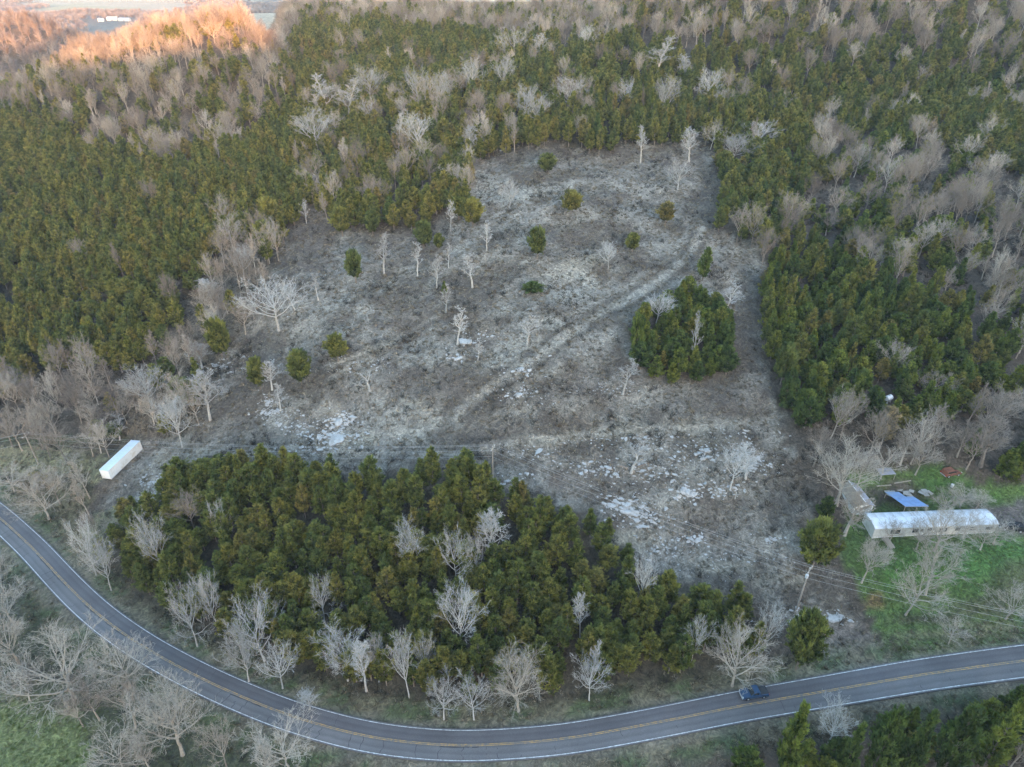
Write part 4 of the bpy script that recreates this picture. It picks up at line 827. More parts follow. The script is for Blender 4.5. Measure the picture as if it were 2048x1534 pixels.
def mobile_home():
    A = np.array(ground(1742, 1080)); B_ = np.array(ground(1986, 1068)); ax = B_[:2] - A[:2]; L = float(np.linalg.norm(ax)); rz = math.atan2(ax[1], ax[0]); W = 4.6; Hw = 2.75
    o = empty('mobile_home', (A[0], A[1], min(A[2], B_[2]) - .05), rz, 'long white mobile home with arched metal roof in the green yard', 'mobile home')
    print('HOME', L, A, B_)
    MB().box(.15, L - .15, .15, W - .15, -.3, .7).obj('skirting', 'trim_white', o)
    MB().box(0, L, 0, W, .7, Hw + .45).obj('wall', 'white_siding', o)
    prof = lambda s: Hw + .45 + 0.5 * math.sin(math.pi * s) ** .6
    n = 14; k = 9; mes = MB()
    w_ = (L + .3) / n
    ring = [(0, -.12 + (W + .24) * j / k, prof(j / k)) for j in range(k + 1)]
    v = []; f = []
    for x in (0, w_ - .05):
        v += [(x, y, z) for _, y, z in ring]
    for x in (0, w_ - .05): v += [(x, y, z - .08) for _, y, z in ring]
    m = k + 1
    for j in range(k): f += [(j, m + j, m + j + 1, j + 1), (2 * m + j, 2 * m + j + 1, 3 * m + j + 1, 3 * m + j)]
    for a, b in ((0, 2 * m), (m, 3 * m)):
        for j in range(k): f.append((a + j, a + j + 1, b + j + 1, b + j))
    f += [(0, 2 * m, 3 * m, m), (k, m + k, 3 * m + k, 2 * m + k)]
    pm = mesh('roof_panel', v, f, 'white_metal')
    for i in range(n): link('roof_panel', pm, o, (-.15 + i * w_, 0, 0))
    sm = MB(); sm.tube([(0, y, z + .02) for _, y, z in ring], .035, 4); sme = sm.mesh('roof_seam', 'galv')
    for i in range(n + 1): link('roof_seam', sme, o, (-.15 + i * w_ - .025, 0, 0))
    for x in (0.001, L - .06): MB().poly([(x, (W) * j / k, prof(j / k) - .09) for j in range(k + 1)], (.059, 0, 0)).obj('gable', 'white_siding', o)
    MB().box(-.16, L + .16, -.2, -.12, Hw + .36, Hw + .47).obj('gutter', 'trim_white', o)
    # faint upright siding joints
    jm = MB().box(0, .03, -.012, 0, .72, Hw + .3).mesh('siding_joint', 'concrete')
    for i in range(1, 20): link('siding_joint', jm, o, (L * i / 20, 0, 0))
    for x, w2, h2, zb in ((3.6, 2.2, 1.2, 1.4), (L * .31, 1.4, 1.1, 1.5), (L * .43, 1.0, .8, 1.9), (L * .53, 1.8, 1.2, 1.4), (L * .66, 1.2, 1.0, 1.6), (L * .78, 1.6, 1.1, 1.5), (L * .91, 1.6, 1.0, 1.5)):
        wn = MB().box(0, w2, -.05, -.003, 0, h2).obj('window', 'galv', o, (x, 0, zb)); MB().box(.08, w2 / 2 - .03, -.07, -.052, .08, h2 - .08).box(w2 / 2 + .03, w2 - .08, -.07, -.052, .08, h2 - .08).obj('pane', 'dark_glass', wn)
    d = MB().box(0, .95, -.06, -.003, 0, 2.05).obj('door', 'trim_white', o, (L * .37, 0, .72)); MB().box(.2, .75, -.08, -.062, 1.1, 1.8).obj('door_glass', 'dark_glass', d); MB().box(.82, .88, -.12, -.062, .95, 1.05).obj('handle', 'galv', d)
    # porch and steps
    st = MB()
    for i in range(4): st.box(0, 1.3, -.3 * (4 - i) - .1, -.3 * (3 - i) - .1, 0, .18 * (i + 1))
    st.obj('steps', 'old_wood', o, (L * .365, 0, 0))
    x, y, z = ground(1776, 1090); w2 = empty('wooden_ramp', (x, y, z), rz + .2, 'grey wooden ramp of loose boards at the home\'s left front', 'ramp')
    bm = MB().box(-.55, .55, -.13, .13, -.03, .03).mesh('board', 'old_wood')
    for i in range(9):
        b = link('board', bm, w2, (.02 * (i % 3), -1.2 + i * .29, .18 + i * .07)); b.rotation_euler = (.2, 0, random.uniform(-.03, .03))
    for s_ in (-1, 1): MB().poly([(s_ * .48 - .04, -1.35, -.1), (s_ * .48 - .04, 1.4, -.1), (s_ * .48 - .04, 1.4, .70), (s_ * .48 - .04, -1.35, .10)], (.08, 0, 0)).obj('rail', 'old_wood', w2)
    c = (A[:2] + B_[:2]) / 2
    for q in np.linspace(-.05, 1.05, 12):
        p = A[:2] + ax * q + np.array([-ax[1], ax[0]]) / L * 2.3; KEEP.append((p[0], p[1], 4.2))
    return rz, A, ax / L, L
hrz, hA, hax, hL = mobile_home()

def shed():
    A = np.array(ground(1703, 1031)); x, y, z = A; rz = hrz + .04
    W, D_, H = 4.4, 7.0, 2.5; o = empty('shed', (x, y, z - .15), rz, 'small shed with half brown half grey gable roof, left of the white home', 'shed')
    MB().box(0, W, 0, D_, 0, H).obj('wall', 'white_siding', o)
    for yy in (.0, D_ - .06): MB().poly([(0, yy, H + .002), (W, yy, H + .002), (W / 2, yy, H + 1.05)], (0, .06, 0)).obj('gable', 'white_siding', o)
    for s_, mt in ((0, 'brown_roof'), (1, 'grey_roof')):
        n = 7
        for i in range(n):
            y0 = -.25 + i * (D_ + .5) / n; y1 = y0 + (D_ + .5) / n - .02
            if s_ == 0: ring = [(-.3, y0, H - .1), (W / 2, y0, H + 1.09), (W / 2, y0, H + 1.17), (-.3, y0, H - .02)]
            else: ring = [(W + .3, y0, H - .1), (W + .3, y0, H - .02), (W / 2 + .01, y0, H + 1.17), (W / 2 + .01, y0, H + 1.09)]
            MB().poly(ring, (0, y1 - y0, 0)).obj('roof_panel', mt, o)
    MB().box(W / 2 - .1, W / 2 + .1, -.27, D_ + .27, H + 1.17, H + 1.22).obj('ridge_cap', 'trim_white', o)
    wn = MB().box(2.0, 2.5, -.05, -.003, 2.0, 2.4).obj('window', 'trim_white', o); MB().box(2.06, 2.44, -.07, -.052, 2.06, 2.34).obj('pane', 'dark_glass', wn)
    dr = MB().box(2.9, 3.8, -.04, -.003, 0, 2.0).obj('door', 'trim_white', o); MB().box(3.0, 3.05, -.08, -.042, .9, 1.0).obj('handle', 'galv', dr)
    KEEP.append((x + W / 2, y + 3, 6))
shed()
def blue_roof():
    x, y, z = ground(1803, 1043); o = empty('carport', (x, y + .6, z), hrz - .04, 'open shelter roofed with bright blue sheets behind the white home', 'shelter')
    x0, x1, yb = 0, 5.2, 5.6
    n = 5
    for i in range(n):
        a = x0 + (x1 - x0) * i / n; b = x0 + (x1 - x0) * (i + 1) / n - .03; sh = -1.6; q = 0 if i < 3 else 1.6
        v = [(a, 0, 3.6), (b, 0, 3.6), (b + sh * (1 - q / yb), yb - q, 2.9), (a + sh * (1 - q / yb), yb - q, 2.9)]
        MB().poly(v, (0, 0, .05)).obj('roof_sheet', 'blue_sheet', o)
    for px_, py_ in ((.1, .1), (4.9, .1), (-1.4, 5.4), (1.4, 5.4)): MB().box(px_ - .06, px_ + .06, py_ - .06, py_ + .06, -.3, 3.55 if py_ < 1 else 2.88).obj('post', 'old_wood', o)
    MB().box(-.1, 5.1, .05, .12, 3.42, 3.58).obj('beam', 'old_wood', o)
    KEEP.append((x + 1.5, y + 3, 6))
blue_roof()
def leanto():
    x, y, z = ground(1757, 966); o = empty('lean_to', (x, y, z), .1, 'little lean-to with flat pale grey roof behind the sheds', 'shelter')
    MB().box(0, 3.6, 0, 2.4, 1.9, 1.98).obj('roof', 'grey_roof', o)
    for a, b in ((.1, .1), (3.5, .1), (.1, 2.3), (3.5, 2.3)): MB().box(a - .05, a + .05, b - .05, b + .05, -.3, 1.9).obj('post', 'old_wood', o)
    MB().box(.1, 3.5, 2.32, 2.38, 0, 1.6).obj('back_wall', 'old_wood', o); KEEP.append((x + 2, y + 1, 3))
    # planks and slab rubble behind the shelter
    for (a, b), (c, d), lab in (((1752, 976), (1782, 971), 'left one of the two long pale planks behind the blue shelter'), ((1788, 968), (1822, 962), 'right one of the two long pale planks behind the blue shelter')):
        p, q = np.array(ground(a, b)), np.array(ground(c, d)); l = float(np.hypot(*(q - p)[:2]))
        t = MB().box(0, l, -.14, .14, .0, .12).obj('plank', 'old_wood', None, tuple(p + (0, 0, .06)), math.atan2(q[1] - p[1], q[0] - p[0]), .01); tag(t, lab, 'plank', 'planks behind the blue shelter'); t.rotation_euler[1] = -math.atan2(q[2] - p[2], l)
    x, y, z = ground(1812, 985); g = MB(); r = random.Random(4)
    sl_ = empty('slab_heap', (x, y, z), hrz, 'low heap of broken pale slabs behind the blue roof', 'slab heap')
    for i in range(16):
        a, b, w_, h_ = r.uniform(-5, 5), r.uniform(-1.3, 1.3), r.uniform(.4, 1.1), r.uniform(.3, .7); s = MB().box(-w_, w_, -h_, h_, 0, .16).obj('slab', 'concrete', sl_, (a, b, .02 + .05 * (i % 4)), r.uniform(0, 3), .02); s.rotation_euler[0] = r.uniform(-.12, .12)
    KEEP.append((x, y, 4)); KEEP.append((x + 4, y, 3)); KEEP.append((x - 4, y, 3))
    x, y, z = ground(1903, 975); tb = MB(); tb.tube([(0, 0, 0), (0, 0, .75)], [.3, .34], 12); t = tb.obj('bucket', 'trim_white', None, (x, y, z)); tag(t, 'small white tub on the grass behind the shelter', 'tub'); KEEP.append((x, y, 3))
    x, y, z = ground(1774, 806); o = empty('tank', (x, y, z), .5, 'small white tank on legs at the foot of the cedar wood', 'tank')
    tk = MB(); tk.tube([(-.9, 0, 1.3), (-.8, 0, 1.3), (.8, 0, 1.3), (.9, 0, 1.3)], [.35, .65, .65, .35], 14); tk.obj('body', 'white_metal', o)
    for s_ in (-1, 1): MB().box(s_ * .55 - .06, s_ * .55 + .06, -.45, .45, -.1, .8).obj('leg', 'galv', o)
    MB().box(-.15, .15, -.15, .15, 1.94, 2.1).obj('cap', 'galv', o); KEEP.append((x, y, 3.4)); KEEP.append((x, y - 4, 3.4))
leanto()

def vehicle(name, x, y, z, rz, paint, label, cat, kind='pickup', L=5.6):
    o = empty(name, (x, y, z), rz, label, cat); W = 1.9; h = W / 2
    if kind == 'pickup': low = [(0, .45), (0, .95), (.1, 1.08), (2.05, 1.12), (3.6, 1.14), (4.35, 1.12), (5.3, 1.0), (5.55, .85), (5.6, .45)]; cab = [(1.95, 1.1), (2.05, 1.78), (2.3, 1.86), (3.25, 1.85), (3.95, 1.12)]
    else: low = [(0, .45), (0, .9), (.15, 1.05), (3.7, 1.1), (4.5, 1.0), (4.9, .85), (5.0, .45)]; cab = [(.15, 1.04), (.4, 1.62), (.7, 1.74), (2.7, 1.74), (3.6, 1.1)]
    k = L / low[-1][0]
    MB().poly([(a * k, -h, b) for a, b in low], (0, W, 0)).obj('body', paint, o, bevel=.06)
    MB().poly([(a * k, -h + .12, b) for a, b in cab], (0, W - .24, 0)).obj('cabin', paint, o, bevel=.05)
    c0, c1 = cab[-1], cab[-2]; cg = MB(); cg.poly([(c1[0] * k + .04, -h + .2, c1[1] - .07), (c1[0] * k + .04, h - .2, c1[1] - .07), (c0[0] * k - .02, h - .16, c0[1] + .08), (c0[0] * k - .02, -h + .16, c0[1] + .08)], (.05, 0, .05)); cg.obj('windscreen', 'dark_glass', o)
    for s_ in (-1, 1): MB().poly([(cab[0][0] * k + .25, s_ * (h - .12), 1.2), (cab[1][0] * k + .22, s_ * (h - .12), 1.66), (cab[-2][0] * k - .05, s_ * (h - .12), 1.66), (cab[-1][0] * k - .4, s_ * (h - .12), 1.2)], (0, s_ * .02, 0)).obj('side_window', 'dark_glass', o)
    if kind == 'pickup': MB().box(.08 * k, 1.9 * k, -h + .12, h - .12, 1.125, 1.14).obj('bed', 'black_paint', o)
    for s_ in (-1, 1):
        MB().box(L - .06, L + .02, s_ * .72 - .16, s_ * .72 + .16, .72, .88).obj('headlight', 'lamp_glass', o); MB().box(-.03, .05, s_ * .8 - .1, s_ * .8 + .1, .7, .98).obj('tail_light', 'red_glass', o)
        for a in (.19, .80):
            t = MB(); t.tube([(0, -.13, 0), (0, .13, 0)], .38, 16); w_ = t.obj('wheel', 'rubber', o, (L * a, s_ * (h - .1), .38)); t = MB(); t.tube([(0, -.14, 0), (0, .14, 0)], .2, 10); t.obj('rim', 'hub', w_)
    MB().box(-.1, .04, -.85, .85, .45, .62).obj('bumper', 'hub', o); MB().box(L - .04, L + .1, -.85, .85, .42, .6).obj('bumper', 'hub', o)
    return o
i = int(np.argmin(np.abs(project(RX, RY, RZ)[0] - 1507) + (RY > 200) * 9999)); off = 1.55 * half_w(i) / 2.75
vehicle('pickup_truck', RX[i] + NX[i] * off + TX[i] * 2.4, RY[i] + NY[i] * off + TY[i] * 2.4, RZ[i] + .01, math.atan2(-TY[i], -TX[i]), 'blue_paint', 'dark blue pickup driving along the far lane of the road', 'pickup truck', 'pickup', 5.0)
x, y, z = ground(2046, 1062); vehicle('parked_car', x, y, z, math.pi - .22, 'black_paint', 'black car parked on the dirt drive right of the white home', 'car', 'car', 5.0); KEEP.append((x - 2, y, 5)); KEEP.append((x + 3, y - 2, 5))
x, y, z = ground(1884, 953); vehicle('derelict_car', x, y, z, .25, 'rust', 'rusty old car half hidden under bare trees behind the yard', 'car', 'car', 4.4); KEEP.append((x + 2, y, 3.5))

def trailer():
    a = np.array(ground(225.5, 966)); b = np.array(ground(286, 899)); d = b[:2] - a[:2]; L = float(np.linalg.norm(d)); rz = math.atan2(d[1], d[0]); print('TRAILER', L)
    z = (a[2] + b[2]) / 2; W, H0, H1 = 2.5, .75, 3.35
    o = empty('box_trailer', (a[0], a[1], z - .1), rz, 'long white box trailer parked by the left end of the large pine stand', 'trailer')
    MB().box(0, L, 0, W, H0, H1).obj('body', 'trailer_side', o, bevel=.03)
    n = 12; pm = MB().box(.02, L / n - .02, .06, W - .06, H1, H1 + .03).mesh('roof_panel', 'trailer_roof'); rm = MB().box(-.03, .03, -.022, -.002, H0 + .1, H1 - .1).mesh('side_rib', 'trailer_side')
    for i in range(n): link('roof_panel', pm, o, (i * L / n, 0, 0)); link('side_rib', rm, o, ((i + .5) * L / n, 0, 0))
    for y0 in (-.03, W - .04): MB().box(-.02, L + .02, y0, y0 + .07, H1 - .04, H1 + .06).obj('top_rail', 'trim_white', o)
    MB().box(0, L, -.02, .1, H0 - .12, H0 - .002).box(0, L, W - .1, W + .02, H0 - .12, H0 - .002).obj('chassis', 'galv', o)
    for y0 in (.05, W / 2 + .03): 
        dr = MB().box(L + .003, L + .06, y0, y0 + W / 2 - .08, H0 + .05, H1 - .06).obj('door', 'trailer_side', o); MB().box(L + .062, L + .1, y0 + W / 4, y0 + W / 4 + .05, H0 + .1, H1 - .1).obj('handle', 'galv', dr)
    for q in (1.6, 2.8):
        for y0 in (.25, W - .25):
            t = MB(); t.tube([(0, -.2, 0), (0, .2, 0)], .5, 16); w_ = t.obj('wheel', 'rubber', o, (L - q, y0, .5)); t = MB(); t.tube([(0, -.21, 0), (0, .21, 0)], .22, 10); t.obj('rim', 'hub', w_)
    for y0 in (.4, W - .4): MB().box(2.5, 2.65, y0 - .07, y0 + .07, 0, H0 - .1).obj('landing_leg', 'galv', o)
    for q in np.linspace(-.1, 1.1, 7): KEEP.append((a[0] + d[0] * q - .7, a[1] + d[1] * q + 1, 3.4))
    for q in np.linspace(-.3, 1.1, 9): KEEP.append((a[0] + d[0] * q + 2.4, a[1] + d[1] * q - 3, 3.2))
trailer()

# ---------------------------------------------------------------- power line
def pole(px, py, top, label, trans=False, arm_az=0, x=None, lean=0):
    if x is None: x, y, h, _ = sized(px, py, top, 10)
    else: x, y = x; h = 11
    h = min(max(h, 8), 13); z = float(gz(x, y)); o = empty('power_pole', (x, y, z - .2), arm_az, label, 'power pole', 'wooden power poles')
    t = MB(); t.tube([(0, 0, 0), (0, 0, h * .5), (0, 0, h + .2)], [.17, .15, .11], 8); t.obj('pole', 'pole_wood', o)
    MB().box(-1.2, 1.2, -.16, -.05, h - .35, h - .23).obj('crossarm', 'pole_wood', o)
    tops = []
    for a in (-1.1, 0, 1.1):
        t = MB(); zz = h - .2 if a else h + .2; t.tube([(0, 0, 0), (0, 0, .12), (0, 0, .2)], [.07, .08, .04], 8); t.obj('insulator', 'porcelain', o, (a, -.1 if a else 0, zz)); tops.append((a, -.1 if a else 0, zz + .2))
    if trans:
        t = MB(); t.tube([(-.5, 0, h - 2.1), (-.5, 0, h - 2.0), (-.5, 0, h - 1.25), (-.5, 0, h - 1.15)], [.2, .3, .3, .2], 12); t.obj('transformer', 'galv', o)
        t = MB(); t.tube([(-.5, 0, h - 1.15), (-.5, 0, h - .9)], .06, 6); t.obj('bushing', 'porcelain', o)
    ca, sa = math.cos(arm_az), math.sin(arm_az); KEEP.append((x, y, 2))
    tops.append((0, .15, h - 2.6))
    return [(x + a * ca - b * sa, y + a * sa + b * ca, z - .2 + c) for a, b, c in tops]
pL0 = pole(0, 0, 0, 'power pole beyond the left edge', arm_az=1.3, x=(-172, 136))
pL = pole(78, 930, 868, 'weathered power pole with pale top on the left grass strip', arm_az=1.4)
pC = pole(986, 958, 893, 'power pole with crossarm above the middle of the large pine stand', arm_az=1.2)
pR = pole(1592, 1222, 1136, 'power pole with grey transformer on the lower right slope', True, .85)
pR1 = pole(0, 0, 0, 'power pole beyond the right edge', arm_az=.9, x=(float(pR[0][0]) + 62, float(pR[0][1]) - 16))
def wires(A, B_, lab):
    for k, (a, b) in enumerate(zip(A, B_)):
        a, b = np.array(a), np.array(b); P = []
        for i in range(15):
            t = i / 14; p = a * (1 - t) + b * t; p[2] -= 1.6 * 4 * t * (1 - t) * (np.linalg.norm(b - a) / 90); P.append(p)
        t = MB(); t.tube(P, .021, 4); tag(t.obj('power_line', 'wire'), lab, 'wire', lab)
wires(pL0, pL, 'power wire over the left grass strip'); wires(pL, pC, 'power wire between the left and middle poles'); wires(pC, pR, 'power wire between the middle and transformer poles'); wires(pR, pR1, 'power wire from the transformer pole over the yard')
x, y, z = ground(1587, 1228); t = MB(); t.tube([(0, 0, -.2), (.9, .2, 2.9)], [.1, .08], 6); tag(t.obj('leaning_post', 'old_wood', None, (x, y, z)), 'pale leaning post beside the transformer pole', 'post')
x, y, z = ground(1469, 1001); t = MB(); t.tube([(0, 0, -.2), (.05, 0, 2.0)], [.11, .09], 6); tag(t.obj('old_post', 'limestone', None, (x, y, z)), 'short pale post below the pair of bare trees', 'post')
for px, py, l, az, lab in ((1414, 397, 3.6, .3, 'fallen white log at the upper right of the clearing'), (1020, 1265, 0, 0, ''), (1245, 935, 3.0, 2.6, 'fallen pale log left of the leafless tree among rocks'), (1290, 930, 4.0, .4, 'crooked fallen pale log right of the leafless tree among rocks'), (55, 962, 5.5, .05, 'pale fallen log in the grass beside the left power pole')):
    if not l: continue
    x, y, z = ground(px, py); t = MB(); t.tube([(-l / 2, 0, .12), (0, .1, .2), (l / 2, -.1, .14)], [.18, .15, .09], 7); t.tube([(0, .1, .2), (.6, .7, .6)], [.07, .03], 5); tag(t.obj('fallen_log', 'bare_bark', None, (x, y, z), az), lab, 'log')

# ---------------------------------------------------------------- far farm buildings
def barn(px, py, L, W, H, rz, lab, roof='galv', wall='white_siding'):
    x, y, z = ground(px, py); o = empty('farm_building', (x, y, z - .3), rz, lab, 'farm building', 'far farm buildings')
    MB().box(-L / 2, L / 2, -W / 2, W / 2, 0, H).obj('wall', wall, o)
    for s_ in (-1, 1): MB().poly([(-L / 2 - .4, s_ * (W / 2 + .4), H + .02), (L / 2 + .4, s_ * (W / 2 + .4), H + .02), (L / 2 + .4, s_ * .01, H + W * .28), (-L / 2 - .4, s_ * .01, H + W * .28)], (0, 0, .15)).obj('roof', roof, o)
    for s_ in (-1, 1): MB().poly([(s_ * (L / 2 - .05), -W / 2, H + .02), (s_ * (L / 2 - .05), W / 2, H + .02), (s_ * (L / 2 - .05), 0, H + W * .26)], (-s_ * .1, 0, 0)).obj('gable', wall, o)
    MB().box(-2, 2, -W / 2 - .08, -W / 2 - .01, 0, min(3, H - .4)).obj('door', 'grey_roof', o); KEEPF.append((x, y, L * .8))
KEEPF = []
barn(203, 43, 8, 7, 3, .2, 'smallest and leftmost of the far white farm buildings'); barn(226, 41, 16, 8, 3.5, .1, 'long white farm building in the far valley, brightest roof'); barn(250, 42, 18, 7, 3, -.05, 'low white farm building at the right of the far valley group')

wood()

# ---------------------------------------------------------------- rocks on the open slope
def rock_proto(seed):
    r = np.random.default_rng(seed); import bmesh
    bm = bmesh.new(); bmesh.ops.create_icosphere(bm, subdivisions=2, radius=1)
    ph = r.uniform(0, 6.28, (4, 3)); fr = r.uniform(1.2, 3.2, (4, 3))
    for v in bm.verts:
        c = np.array(v.co); k = 1 + .16 * sum(math.sin(float(c @ fr[i]) + ph[i, 0]) for i in range(4)); c = c * k; c[2] = math.copysign(min(abs(c[2]), .62 + .1 * math.sin(c[0] * 3)), c[2]); v.co = c * (1, r.uniform(.97, 1.03), .45)
    me = bpy.data.meshes.new('limestone_rock'); bm.to_mesh(me); bm.free(); me.materials.append(MATS['limestone']); return me
ROCKS = [rock_proto(60 + i) for i in range(7)]
RC = [  # cluster centre, spread, how many single rocks, size, where
    (430, 731, 12, 6, 2, .9, 'by the clearing\'s left edge near a long-stemmed yellowish tree'), (458, 745, 16, 5, 3, .5, 'just right of the leftmost white boulders'), (480, 715, 22, 10, 6, .35, 'in the grass right of the long-stemmed yellowish tree'),
    (545, 828, 26, 18, 10, .6, 'around the small forked bare tree'), (535, 803, 14, 8, 5, .6, 'left above the small forked bare tree'), (590, 852, 40, 14, 9, .5, 'in the line right of the small forked bare tree'),
    (670, 870, 40, 26, 14, .8, 'in the pale scree left of the middle of the slope'), (690, 840, 24, 14, 9, .8, 'at the top of the pale scree'), (720, 728, 50, 14, 12, .45, 'beside the yellow-green tree with the forked trunk'),
    (640, 892, 30, 10, 8, .6, 'below the pale scree'), (320, 965, 22, 16, 10, .7, 'in the heap below the white trailer'), (335, 985, 14, 12, 6, .9, 'at the foot of the heap below the white trailer'),
    (585, 905, 60, 10, 8, .5, 'along the upper rim of the large pine stand'), (928, 684, 9, 5, 3, .8, 'at the foot of the slim bare tree in mid clearing'), (915, 716, 16, 5, 5, .7, 'below the slim bare tree in mid clearing'),
    (965, 672, 30, 12, 7, .4, 'right of the slim bare tree in mid clearing'), (1043, 790, 40, 20, 10, .45, 'in the brush below the end of the trail'), (1045, 745, 34, 10, 8, .5, 'on the pale patch at the lower end of the trail'),
    (1080, 905, 50, 16, 8, .35, 'left of the lower rocky slope'), (1230, 780, 60, 50, 12, .22, 'in the brush below the dense evergreen clump'), (1200, 878, 60, 12, 9, .35, 'along the pale strip below the brush'),
    (1300, 880, 50, 12, 10, .5, 'at the top of the lower right slope'), (1180, 935, 40, 20, 12, .5, 'among the white logs of the lower right slope'), (1300, 950, 60, 25, 18, .55, 'around the leafless tree on the rocky slope'),
    (1265, 1025, 26, 16, 10, .9, 'in the bright outcrop right of the pine stand'), (1240, 1010, 26, 12, 8, .7, 'at the left of the bright outcrop'), (1390, 905, 50, 18, 14, .6, 'left of the pair of pale bare trees'),
    (1500, 930, 34, 18, 14, .7, 'round the pair of pale bare trees'), (1450, 980, 24, 8, 8, .7, 'under the pair of pale bare trees'), (1385, 985, 24, 12, 10, .9, 'below the middle of the rocky slope'),
    (1300, 1045, 22, 14, 16, .6, 'below the bright outcrop'), (1385, 1080, 16, 8, 10, .6, 'on the lower rocky slope'), (1550, 1080, 16, 5, 5, .7, 'near the large dim evergreen'),
    (1320, 1100, 40, 14, 12, .5, 'at the right end of the pine stand'), (1640, 1236, 40, 10, 5, .9, 'below the transformer pole'), (1440, 1120, 80, 16, 20, .3, 'over the tan slope above the right end of the stand'),
    (1030, 962, 22, 8, 6, .7, 'beside the middle power pole'), (990, 300, 14, 3, 3, .5, 'at the pine grove\'s upper right corner'), (1480, 868, 70, 14, 10, .35, 'on the pale strip at the right of the slope'),
    (880, 415, 90, 18, 12, .22, 'sprinkled below the pine grove'), (740, 600, 120, 24, 60, .2, 'sprinkled over the upper left of the clearing'), (1180, 600, 150, 16, 50, .2, 'sprinkled along the trail')]
rr_ = np.random.default_rng(91)
def rocks():
    small = []
    for cx, cy, sx, n, sy, sz, lab in RC:
        big_ = []
        for i in range(n):
            x, y, z = ground(cx + rr_.normal(0, sx * .5), cy + rr_.normal(0, sy * .5)); s_ = sz * .68 * rr_.lognormal(-.15, .5)
            if road_dist(x, y)[0][0] < 6: continue
            if s_ < .33: small.append((x, y, z, s_)); continue
            o = link('limestone_rock', ROCKS[rr_.integers(7)], None, (x, y, z - s_ * .06), rr_.uniform(0, 6.28)); o.scale = (s_ * rr_.uniform(.9, 1.7), s_ * rr_.uniform(.6, 1), s_ * rr_.uniform(.6, 1)); big_.append((s_, o))
        big_.sort(key=lambda b_: -b_[0])
        for i, (q_, o) in enumerate(big_): tag(o, (['largest', 'second largest', 'third largest', 'fourth largest', 'fifth largest', 'sixth largest', 'seventh largest', 'eighth largest'][i] if i < 8 else 'smaller') + f' pale rock {lab}', 'rock', f'limestone rocks {lab}')
        for i in range(n * 5): 
            x, y, z = ground(cx + rr_.normal(0, sx * .75 + 8), cy + rr_.normal(0, sy * .8 + 4)); 
            if road_dist(x, y)[0][0] > 6: small.append((x, y, z, min(.5, sz * .4 * rr_.lognormal(-.4, .5))))
    n = len(small); a = np.array(small); protos = []
    for m in ROCKS[:4]: protos.append(bpy.data.objects.new('stone', m))
    scatter('rubble', 'small pale limestone rubble scattered over the open slope', np.c_[a[:, :2], a[:, 2] - a[:, 3] * .05], np.c_[rr_.normal(0, .2, (n, 2)), rr_.uniform(0, 6.28, n)], np.c_[a[:, 3] * rr_.uniform(.8, 1.8, n), a[:, 3], a[:, 3]], protos, rr_.integers(0, 4, n))
    print('ROCKS', len([o for o in bpy.data.objects if o.name.startswith('limestone_rock')]), n)
rocks()

# ---------------------------------------------------------------- grasses, brush
def tuft(seed, h, r_, n, wd, mat, curve=.5):
    r = np.random.default_rng(seed); V = []; F = []; tone = []
    for i in range(n):
        a = r.uniform(0, 6.28); q = r.uniform(0, r_) ; b = np.array([math.cos(a) * q, math.sin(a) * q, 0]); d = np.array([math.cos(a) * curve * r.uniform(.2, 1.4), math.sin(a) * curve * r.uniform(.2, 1.4), 1]) + r.normal(0, .2, 3); d = unit(d) * h * r.uniform(.5, 1.1)
        s = unit(np.cross(d, r.normal(0, 1, 3))) * wd; k = len(V); V += [b - s, b + s, b + d]; F.append((k, k + 1, k + 2)); tone += [r.uniform(.1, .9)] * 3
    return bpy.data.objects.new('tuft', mesh('tuft', V, F, mat, None, tone))
def bush(seed):
    r = np.random.default_rng(seed); B = MB()
    for i in range(9):
        a = r.uniform(0, 6.28); d = unit(np.array([math.cos(a) * .6, math.sin(a) * .6, 1])); p = np.array([r.normal(0, .12), r.normal(0, .12), 0]); L = r.uniform(.8, 1.5); P = [p]
        for j in range(3): d = unit(d + r.normal(0, .18, 3)); p = p + d * L / 3; P.append(p)
        B.tube(P, [.02, .016, .012, .008], 3, cap=False)
        for k in range(6):
            b0 = P[r.integers(1, 4)]; dd = unit(d + r.normal(0, .55, 3)); B.tube([b0, b0 + dd * r.uniform(.25, .6)], [.012, .006], 3, cap=False)
    return bpy.data.objects.new('bush', B.mesh('bush', 'brush_twigs'))
